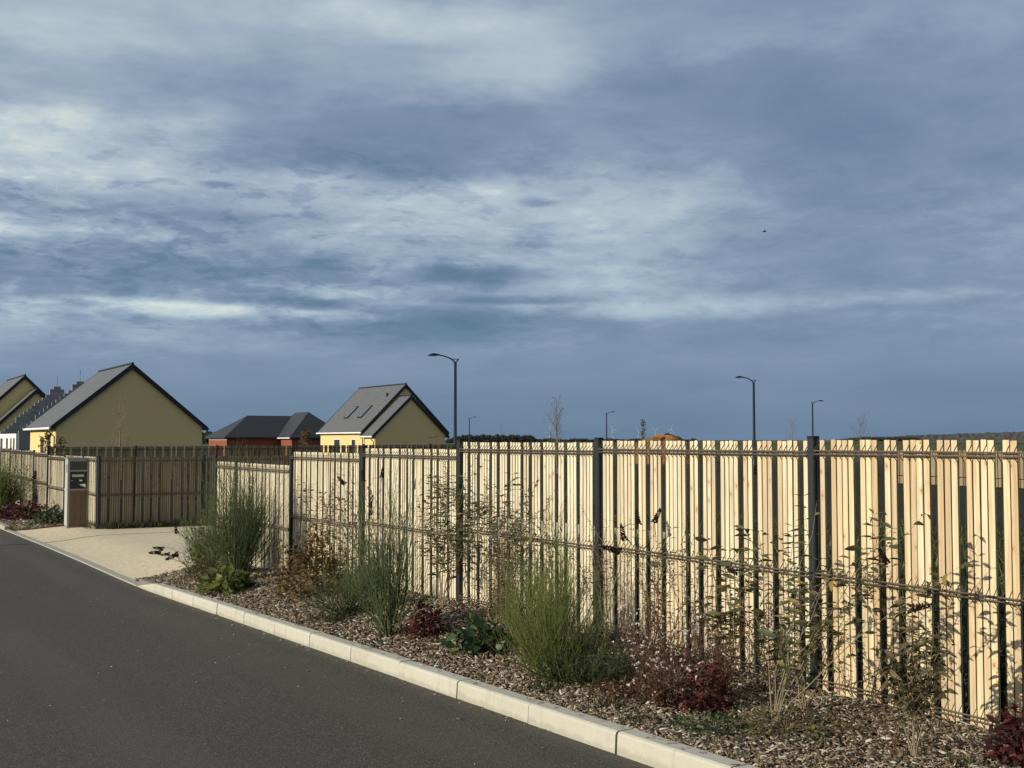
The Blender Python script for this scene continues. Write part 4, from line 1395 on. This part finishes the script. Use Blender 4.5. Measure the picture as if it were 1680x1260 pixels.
def stem_shrub(label, L, s, stems, seed, leafset='leaf_obj', as_objects=True, leaf_n=9, side=3, heads=(), sm='stem_br', name='butterfly_bush', cat='shrub', group='leggy shrubs along the fence', leaf_start=.25, leaf_len=.09, leaf_mat='leaf_gr', r0=.006, maxobj=230, droop=.2, sidelen=.3, leafw=.28, lscale=1.2):
    """stems: list of (dx, ds, height, bow)"""
    r = np.random.default_rng(seed)
    o = thing(name, label, cat, base_pt(L, s), 0, group)
    polys, spots = [], []
    for (dx, ds, h, bow) in stems:
        end = np.array([dx, ds, h])
        k = np.linspace(0, 1, 8)[:, None]
        a = math.atan2(ds, dx)
        P = end * k
        P = P + np.array([math.cos(a), math.sin(a), 0]) * (k * (1 - k)) * bow * 4 * -.25 + np.array([0, 0, 1]) * (k * (1 - k)) * bow
        P[1:-1] += r.normal(0, .010, (6, 3))
        P[0, 2] = -.03
        polys.append((P, np.linspace(r0, r0 * .3, 8)))
        tg = np.gradient(P, axis=0)
        ln = np.sum(np.linalg.norm(np.diff(P, axis=0), axis=1))
        def pt(f):
            return np.array([np.interp(f, np.linspace(0, 1, 8), P[:, kk]) for kk in range(3)]), np.array([np.interp(f, np.linspace(0, 1, 8), tg[:, kk]) for kk in range(3)])
        for j in range(leaf_n):
            f = leaf_start + (1 - leaf_start) * (j + r.uniform(-.3, .3)) / max(leaf_n - 1, 1)
            f = min(max(f, .05), 1)
            p, t_ = pt(f); t_ /= np.linalg.norm(t_) + 1e-9
            a0 = r.uniform(0, 6.28)
            for sg in (0, math.pi):
                if r.uniform() < .12: continue
                sd_ = np.array([math.cos(a0 + sg), math.sin(a0 + sg), 0])
                spots.append((p, t_ * .45 + sd_ * .9 + np.array([0, 0, -droop * r.uniform(0, 2)]), r.uniform(.6, 1.1) * (1.1 - .4 * f)))
        for j in range(side):
            f = r.uniform(.3, .92)
            p, t_ = pt(f); t_ /= np.linalg.norm(t_) + 1e-9
            a0 = r.uniform(0, 6.28)
            dv = t_ * .8 + np.array([math.cos(a0), math.sin(a0), .25]) * .75; dv /= np.linalg.norm(dv)
            sl_ = sidelen * r.uniform(.5, 1.2) * min(1, h)
            Q = np.array([p, p + dv * sl_ * .5, p + dv * sl_ + np.array([0, 0, sl_ * .15])])
            polys.append((Q, np.array([r0 * .45, r0 * .33, r0 * .2])))
            for i in range(4):
                g = .25 + i * .25
                pp = Q[0] * (1 - g) + Q[2] * g
                for sg in (0, math.pi):
                    if r.uniform() < .15: continue
                    a1 = a0 + math.pi / 2 + sg + r.normal(0, .4)
                    spots.append((pp, dv * .5 + np.array([math.cos(a1), math.sin(a1), 0]) * .85 + np.array([0, 0, -droop * r.uniform(0, 2)]), r.uniform(.55, 1.0)))
    V, F = tube_arrays(polys, 5)
    link('stem', mesh_np('stem', V, F, M[sm], smooth=True), o)
    if as_objects:
        r.shuffle(spots)
        for (p, d_, k) in spots[:maxobj]:
            lo = link('leaf', LEAVES[leafset][int(r.integers(0, 3))], o)
            aim(lo, tuple(p), tuple(d_), float(r.normal(0, .6)))
            lo.scale = (k * lscale, k * lscale, k * lscale)
        spots = spots[maxobj:]
    if len(spots):
        n = len(spots)
        V, F = leaf_arrays(np.array([q[0] for q in spots]), np.array([q[1] for q in spots]), np.array([q[2] for q in spots]) * leaf_len, np.array([q[2] for q in spots]) * leaf_len * leafw, r, .2, np.tile([0, 0, 1.], (n, 1)))
        stuff(link('foliage', mesh_np('foliage', V, F, M[leaf_mat]), o))
    for (hx, hs, hz, dx, ds, dz, sc_) in heads:
        ho = link('flower_head', HEAD, o)
        y = Vector((dx, ds, dz)).normalized()
        ho.location = (hx, hs, hz)
        ho.rotation_euler = y.to_track_quat('Z', 'Y').to_euler()
        ho.scale = (sc_ * 1.15, sc_ * 1.15, sc_)
        # thin stalk from the nearest stem point
        best = min((q for P, _ in polys for q in P), key=lambda q: (q[0] - hx) ** 2 + (q[1] - hs) ** 2 + (q[2] - hz) ** 2 + (3 if q[2] > hz else 0))
        V, F = tube_arrays([(np.array([best, (best + np.array([hx, hs, hz])) / 2 + np.array([0, 0, .02]), np.array([hx, hs, hz])]), np.array([.0034, .0028, .0024]))], 4)
        link('stalk', mesh_np('stalk', V, F, M[sm]), o)
    return o


def mound_plant(label, L, s, rad, h, seed, m='leaf_red', n=700, leaf=.05, name='coral_bells', group=None, wide=.95, cat='plant', stalk='stem_red'):
    r = np.random.default_rng(seed)
    o = thing(name, label, cat, base_pt(L, s), 0, group)
    u = r.normal(size=(n, 3)); u[:, 2] = np.abs(u[:, 2]); u /= np.linalg.norm(u, axis=1, keepdims=True)
    k = r.uniform(.35, 1, n)[:, None] ** .5
    lump = 1 + .18 * np.sin(u[:, :1] * 7 + seed) + .15 * np.sin(u[:, 1:2] * 9 + 2 * seed)
    pos = u * k * lump * np.array([rad, rad, h]) + np.array([0, 0, .02])
    ax = u * np.array([1, 1, .3]) + r.normal(0, .5, (n, 3))
    V, F = leaf_arrays(pos, ax, r.uniform(.6, 1.2, n) * leaf, leaf * wide, r, .12, np.tile([0, 0, 1.], (n, 1)) + u)
    stuff(link('foliage', mesh_np('foliage', V, F, M[m]), o))
    st = [(np.array([[0, 0, 0], p * .5 + np.array([0, 0, .02]), p]), np.array([.003, .002, .0015])) for p in pos[::max(1, n // 60)]]
    V, F = tube_arrays(st, 3)
    stuff(link('stalks', mesh_np('stalks', V, F, M[stalk]), o))
    return o


def tuft(label, L, s, rad, h, seed, n=260, m='weed', name='grass_tuft', group='grass tufts in the wood chips', cat='grass', w=.004):
    r = np.random.default_rng(seed)
    a = r.uniform(0, 6.28, n); q = r.uniform(0, 1, n) ** .7
    b = np.stack([np.cos(a) * q * rad, np.sin(a) * q * rad, np.zeros(n)], -1)
    d_ = np.stack([np.cos(a) * q * 1.2, np.sin(a) * q * 1.2, np.ones(n)], -1) + r.normal(0, .35, (n, 3))
    V, F = leaf_arrays(b, d_, r.uniform(.5, 1.1, n) * h, w, r, .1)
    o = link(name, mesh_np(name, V, F, M[m]), loc=base_pt(L, s))
    return tag(o, label, cat, group)


def gaura(label, L, s, h, spread, seed, n=60, fl=70):
    r = np.random.default_rng(seed)
    o = thing('gaura', label, 'flower', base_pt(L, s), 0, 'pink flowered gauras in the bed')
    polys, lp, ld, tips = [], [], [], []
    for i in range(n):
        a = r.uniform(0, 6.28); q = r.uniform(0, 1) ** .7
        e = np.array([math.cos(a) * spread * q, math.sin(a) * spread * q, h * r.uniform(.35, 1.0)])
        P = np.array([[0, 0, 0], e * .33 + r.normal(0, .015, 3), e * .66 + r.normal(0, .02, 3), e])
        polys.append((P, np.array([.003, .0024, .0018, .001])))
        for j in range(12):
            f = r.uniform(.2, 1)
            lp.append(e * f + r.normal(0, .02, 3)); ld.append(r.normal(0, 1, 3) + np.array([0, 0, .3]))
        for j in range(2):
            dv = r.normal(0, .5, 3) + np.array([0, 0, .6])
            q2 = e * r.uniform(.5, .95)
            e2 = q2 + dv * .12
            polys.append((np.array([q2, (q2 + e2) / 2, e2]), np.array([.0018, .0014, .001])))
            tips.append(e2)
        tips.append(e)
    V, F = tube_arrays(polys, 3); stuff(link('stems', mesh_np('stems', V, F, M['stem_red']), o))
    nl = len(lp)
    V, F = leaf_arrays(np.array(lp), np.array(ld), r.uniform(.025, .05, nl), .010, r)
    stuff(link('foliage', mesh_np('foliage', V, F, M['leaf_brownred']), o))
    tips = np.array(tips)
    fp = tips[r.integers(0, len(tips), fl)] + r.normal(0, .015, (fl, 3))
    P4 = np.repeat(fp, 4, axis=0)
    V, F = leaf_arrays(P4, r.normal(size=(fl * 4, 3)), r.uniform(.010, .019, fl * 4), .011, r)
    stuff(link('petals', mesh_np('petals', V, F, M['petal']), o))
    return o


# brooms
broom('largest broom, dark green and bushy, at the corner where bed meets driveway', 4.95, 15.5, 1.80, .52, 41, 110, 9, .0020, 'broom_dark', tipspread=.7)
broom('yellowish low broom spilling over the driveway end of the bed', 4.85, 16.7, .95, .42, 42, 60, 8, .0022, 'broom_yel', group='low yellowish brooms')
broom('tall upright wispy broom standing beside the burgundy mound', 4.6, 9.88, 1.45, .36, 43, 62, 8, .0017, 'broom_dark', tipspread=.2)
broom('low dark broom leaning over chips left of the tall wispy broom', 4.75, 11.3, .62, .45, 44, 70, 8, .0018, 'broom_dark')
broom('bright green broom arching toward the kerb at the middle of the bed', 4.62, 7.1, 0.90, .38, 45, 85, 9, .0014, 'broom', lean=(-.05, -.05))
broom('low dark spreading broom between the bright green broom and the pink flowered gaura', 4.72, 6.88, .45, .45, 91, 60, 8, .0014, 'broom_dark')
broom('loose broom with thin tips against the fence beside the middle post', 5.25, 8.0, 1.18, .30, 46, 36, 7, .0014, 'broom', tipspread=.2)
broom('small yellow green broom behind the bright green one', 4.85, 7.75, .80, .26, 47, 50, 9, .0016, 'broom_yel', group='low yellowish brooms')
broom('broom at the far left in the bed beyond the driveway', 4.9, 38.0, 1.75, .7, 48, 110, 8, .0045, 'broom')
broom('second broom at the far left edge, nearer the road', 4.45, 40.5, 1.5, .6, 49, 70, 8, .0045, 'broom_dark')
broom('thin broom against the low fence bay left of the largest one', 5.35, 16.4, 1.35, .35, 50, 50, 8, .002, 'broom_dark')

# rusty shrub
mound_plant('rusty orange brown shrub against the fence left of the tall wispy broom', 5.05, 12.9, .42, .72, 51, 'rust', 1700, .075, 'spirea', None, .45, 'shrub', 'stem_br')
mound_plant('light green feathery shrub above the rusty one', 5.35, 12.6, .30, 1.0, 52, 'leaf_gr', 900, .08, 'feathery_shrub', None, .22, 'shrub', 'stem_br')
# burgundy mounds
mound_plant('round burgundy mound beside the tall wispy broom', 4.8, 9.5, .17, .25, 53, 'leaf_red', 420, .045, group='burgundy mounds')
mound_plant('near burgundy mound with bright red top below the tall butterfly bush', 4.85, 5.72, .18, .28, 54, 'leaf_red', 420, .040, group='burgundy mounds')
mound_plant('burgundy mound in the far bed left of the cabinet', 5.05, 35.2, .75, .42, 55, 'leaf_red', 900, .10, group='burgundy mounds')
mound_plant('burgundy leaved plant at the right edge of the picture', 5.35, 3.80, .17, .26, 56, 'leaf_red', 420, .05, group='burgundy mounds')
mound_plant('dark green leafy plant against the fence beside the cabinet', 5.3, 31.9, .45, .45, 57, 'leaf_dk', 600, .10, 'leafy_perennial', None, .7, 'plant', 'stem_br')
# broad dark leaves
mound_plant('dark broad leaved clump between rusty weeds and the bright green broom', 4.8, 8.45, .24, .20, 58, 'leaf_dk', 130, .13, 'comfrey', 'broad leaved clumps', .6, 'plant', 'stem_br')
mound_plant('yellow green broad leaved clump at the foot of the largest broom', 4.55, 14.65, .30, .22, 59, 'leaf_yel', 150, .16, 'comfrey', 'broad leaved clumps', .6, 'plant', 'stem_br')
mound_plant('dark juniper-like low bush right of the bright green broom', 4.85, 6.78, .28, .26, 60, 'leaf_dk', 2200, .035, 'low_bush', None, .2, 'shrub', 'stem_br')
mound_plant('olive ground cover under the tall butterfly bush', 4.9, 5.05, .36, .10, 61, 'leaf_gr', 700, .032, 'ground_cover', None, .55, 'plant', 'stem_br')
mound_plant('small green creeping patch below the near burgundy mound', 4.62, 5.35, .26, .055, 62, 'leaf_dk', 520, .028, 'creeping_plant', None, .7, 'plant', 'stem_br')

gaura('brown red gaura with white pink flowers right of the low bush', 5.0, 6.35, .62, .42, 63, 58, 110)
gaura('low gaura with pink flowers at the front of the near burgundy mound', 4.72, 5.95, .34, .28, 64, 40, 60)
gaura('sparse gaura behind the near burgundy mound', 5.15, 5.9, .62, .26, 65, 40, 40)

# butterfly bushes and other leggy shrubs
tb = stem_shrub('tall near butterfly bush with branches reaching across the nearest post', 4.9, 5.16,
           [(.25, -.30, 1.02, .12), (.16, -.78, 1.22, .18), (.30, -.62, 1.12, .1), (.05, -.42, .92, .1), (.30, .12, 1.10, .05), (.22, .34, 1.12, .08), (.30, -.08, 1.32, .04), (.28, -.95, .95, .15)], 71,
           leaf_n=13, side=6, maxobj=298, sm='stem_pale', r0=.0041, leaf_len=.11, leafw=.3,
           heads=[(.16, -.90, .80, .1, -.9, .25, 1.0), (.18, -.72, 1.02, -.3, .4, .9, .8), (.28, .10, .78, .1, .1, -1, .8), (.25, .34, .62, .1, .5, -.6, .9), (.2, .52, .85, .1, .9, .1, .9)])
stem_shrub('bronze leaved young shrub standing alone near the right edge', 5.0, 4.21,
           [(.02, .0, .72, .03), (.10, -.12, .66, .05), (-.05, .12, .60, .05), (.12, .14, .62, .06), (-.08, -.08, .55, .05), (.05, -.2, .50, .06), (.0, .22, .45, .06), (.06, .05, .78, .04), (-.03, -.16, .68, .05), (.1, .06, .70, .04)], 72, 'leaf_bronze', True, 14, 6, sm='stem_pale', name='young_shrub', leaf_start=.36, droop=.35, sidelen=.22, r0=.0038, maxobj=298, leaf_len=.065, leaf_mat='leaf_gr', leafw=.36, group=None)
stem_shrub('leggy shrub with yellowing leaves left of the tall butterfly bush', 5.3, 6.0, [(.1, .1, .85, .05), (.0, -.15, .95, .06), (.15, -.05, .75, .05), (-.1, .15, .6, .05), (.1, .3, .8, .06)], 73, as_objects=True, leaf_n=12, side=5, maxobj=220, leafset='leaf_obj')
stem_shrub('thin shrub against the slats right of the middle post', 5.45, 7.0, [(.1, .1, .95, .04), (.02, -.1, .8, .05), (.1, .3, .85, .05), (0, -.25, .7, .05)], 74, as_objects=False, leaf_n=18, side=8, leaf_len=.075, heads=[(.05, .25, 1.02, .1, .3, 1, 1.0), (.05, .05, 1.05, .2, -.3, .8, 1.0), (0, .42, .80, -.5, .6, .2, 1.3), (-.05, .3, .9, .0, .3, .9, 1.1)])
stem_shrub('tall leggy shrub hiding the second post, with brown dry leaves', 5.45, 10.45, [(.1, .05, 1.55, .03), (.05, .4, 1.30, .05), (.1, -.3, 1.35, .05), (.1, .2, 1.2, .05), (0, -.5, 1.05, .06), (.05, .65, 1.1, .06), (.1, -.7, 1.15, .05)], 75, as_objects=False, leaf_n=26, side=12, leaf_len=.115, leafw=.32, leaf_mat='leaf_gr')
stem_shrub('second leggy shrub against slats right of the hidden post', 5.5, 9.35, [(.1, .0, 1.3, .03), (.05, .35, 1.15, .05), (.1, -.35, 1.2, .05), (0, -.55, 1.0, .05), (.05, .2, .95, .05)], 76, as_objects=False, leaf_n=24, side=12, leaf_len=.105, leafw=.32, leaf_mat='leaf_gr')
stem_shrub('sparse leggy shrub before the bay left of the hidden post', 5.5, 14.1, [(.1, .1, 1.15, .03), (.05, .4, 1.2, .05), (.1, -.4, 1.25, .05), (0, -.7, 1.0, .06)], 77, as_objects=False, leaf_n=22, side=10, leaf_len=.10, leafw=.32, leaf_mat='rust')
stem_shrub('slender shrub with dark seed heads near the tall wispy broom', 5.35, 12.3, [(.1, .1, 1.25, .03), (.05, -.5, 1.35, .06), (.1, .5, 1.1, .05)], 78, as_objects=False, leaf_n=8, side=3, leaf_len=.07,
           heads=[(.1, .68, 1.22, -.2, .7, .5, 1.25), (.1, .12, 1.27, 0, .2, 1, 1.1), (.05, -.5, 1.33, 0, -.2, 1, 1.0), (.0, -.30, 1.0, .1, -.2, 1, 1.15), (.05, -.2, .9, .2, .3, .9, 1.1)])
stem_shrub('sprawling shrub with dark seed heads hanging over the driveway corner', 4.75, 16.7, [(-.3, .25, .42, .25), (-.45, .0, .32, .2), (.0, .5, .62, .15), (-.1, .3, .55, .1)], 79, as_objects=False, leaf_n=6, side=3, leaf_len=.06,
           heads=[(-.40, .33, .42, -.8, .5, .1, 1.3), (-.47, .2, .38, -.9, .3, .0, 1.4), (-.36, .14, .36, -.8, .4, -.1, 1.1), (-.25, .1, .36, -.6, .2, -.3, 1.6), (-.18, .45, .62, -.1, .3, .9, 1.3)])
stem_shrub('leggy shrub with brown leaves in the far bed left of the cabinet', 5.3, 36.6, [(.05, .1, 1.5, .05), (.05, -.6, 1.3, .08), (.0, .7, 1.4, .08), (.1, -1.2, .95, .1)], 80, as_objects=False, leaf_n=16, side=6, leaf_len=.15, leaf_mat='leaf_gr', r0=.012, sidelen=.5,
           heads=[(.05, -1.3, 1.15, 0, -.5, .6, 2.4), (.0, -1.8, .7, 0, -.8, -.3, 2.2)])
stem_shrub('low rusty stems beside the round burgundy mound', 5.25, 9.0, [(.05, .1, .6, .05), (0, -.25, .55, .05), (.1, .3, .62, .05), (-.1, -.1, .4, .05), (-.15, .2, .42, .06)], 81, as_objects=False, leaf_n=12, side=4, leaf_len=.07, leaf_mat='leaf_ylw')
stem_shrub('low weedy stems at the foot of the middle post', 5.35, 6.75, [(.05, .1, .5, .05), (0, -.25, .6, .05), (.1, .3, .45, .05), (-.1, -.1, .4, .05)], 82, as_objects=False, leaf_n=12, side=4, leaf_len=.05, leaf_mat='leaf_brownred', sm='stem_red')
stem_shrub('dry twiggy stems at the foot of the nearest post', 5.3, 5.3, [(.05, .1, .5, .05), (0, -.35, .55, .05), (.1, .3, .5, .05), (-.1, -.1, .4, .05), (.1, -.6, .35, .05), (.15, -.2, .6, .02)], 83, as_objects=False, leaf_n=8, side=4, leaf_len=.05, leaf_mat='leaf_gr')
stem_shrub('reddish twiggy stems around the foot of the bronze shrub', 4.95, 4.28, [(-.1, .1, .3, .05), (-.12, -.1, .34, .05), (.05, .22, .32, .05), (0, .3, .25, .05), (-.15, .2, .22, .05)], 84, as_objects=False, leaf_n=8, side=3, leaf_len=.03, leaf_mat='leaf_brownred', sm='stem_red', r0=.003)

# grass tufts
for (lab, L, s, rad, h, n) in (
        ('green grass tuft at the kerb below the low bush', 4.45, 6.95, .10, .12, 160), ('grass tuft in front of the low pink gaura', 4.50, 6.2, .11, .09, 150), ('wispy grass tuft on the chips beside the kerb joint', 4.38, 5.78, .09, .08, 120),
        ('grass tuft under the low dark broom', 4.55, 11.1, .16, .22, 260), ('small green tuft in open chips left of the bronze shrub', 5.2, 5.0, .06, .06, 90), ('green tuft at the right picture edge', 5.1, 3.98, .06, .09, 90),
        ('weed tuft at the corner post of the side fence', 5.62, 28.78, .14, .30, 200), ('thin tuft where kerb ramps down', 4.40, 17.6, .12, .10, 90)):
    tuft(lab, L, s, rad, h, int(L * 100 + s * 10), n)

# weeds behind the fence and at the foot of the shaded fence
r = np.random.default_rng(90)
n = 42000
Lw = 5.95 + r.uniform(0, 1, n) ** 1.5 * 14; sw = r.uniform(2, 27, n)
keep = ~((sw > 17.9) & (Lw < 16.3))
Lw, sw = Lw[keep], sw[keep]; n = len(Lw)
b_ = np.stack([Lw, sw, zb(sw)], -1)
V1, F1 = leaf_arrays(b_, r.normal(0, .5, (n, 3)) + np.array([0, 0, 1]), r.uniform(.05, .55, n) * r.uniform(.4, 1, n), r.uniform(.008, .035, n), r)
n = 2600
b_ = np.stack([r.uniform(5.9, 14, n), r.uniform(28.35, 28.68, n), np.full(n, -.39)], -1)
V2, F2 = leaf_arrays(b_, r.normal(0, .6, (n, 3)) + np.array([0, 0, 1]), r.uniform(.06, .25, n), r.uniform(.01, .03, n), r)
V, F = join([(V1, F1), (V2, F2)])
tag(link('weeds', mesh_np('weeds', V, F, M['weed'])), kind='stuff')

stem_shrub('yellowing stems between the burgundy mound and the dark broad leaved clump', 5.2, 8.7, [(.05, .1, .75, .05), (0, -.25, .7, .05), (.1, .3, .8, .05), (-.1, -.1, .5, .05), (-.1, .3, .5, .06), (.1, -.5, .6, .05)], 85, as_objects=False, leaf_n=16, side=7, leaf_len=.07, leaf_mat='leaf_gr')
stem_shrub('small leafy stems at the foot of slats left of the nearest post', 5.45, 5.75, [(.05, .1, .5, .05), (0, -.2, .6, .05), (.05, .3, .45, .05), (-.1, 0, .4, .05), (.05, .45, .55, .05)], 86, as_objects=False, leaf_n=14, side=6, leaf_len=.06, leaf_mat='leaf_gr')
stem_shrub('olive stems rising behind the bright green broom', 5.4, 7.55, [(.05, .1, .95, .05), (0, -.2, .8, .05), (.05, .3, .9, .05), (-.1, 0, .7, .05), (.05, .5, .75, .05)], 87, as_objects=False, leaf_n=14, side=6, leaf_len=.065, leaf_mat='leaf_gr')
mound_plant('low reddish brown carpet at the foot of the pink flowered gaura', 4.75, 6.35, .30, .12, 88, 'leaf_brownred', 500, .035, 'creeping_plant', None, .5, 'plant')

mound_plant('olive brown small leaved shrub merging into the driveway side of the largest broom', 4.85, 16.4, .40, .80, 92, 'leaf_gr', 1500, .05, 'young_shrub', None, .5, 'shrub', 'stem_br')
mound_plant('feathery yellow green plant between the dark broad leaved clump and the bright green broom', 4.95, 7.95, .22, .62, 93, 'leaf_yel', 900, .05, 'feathery_shrub', None, .2, 'shrub', 'stem_br')
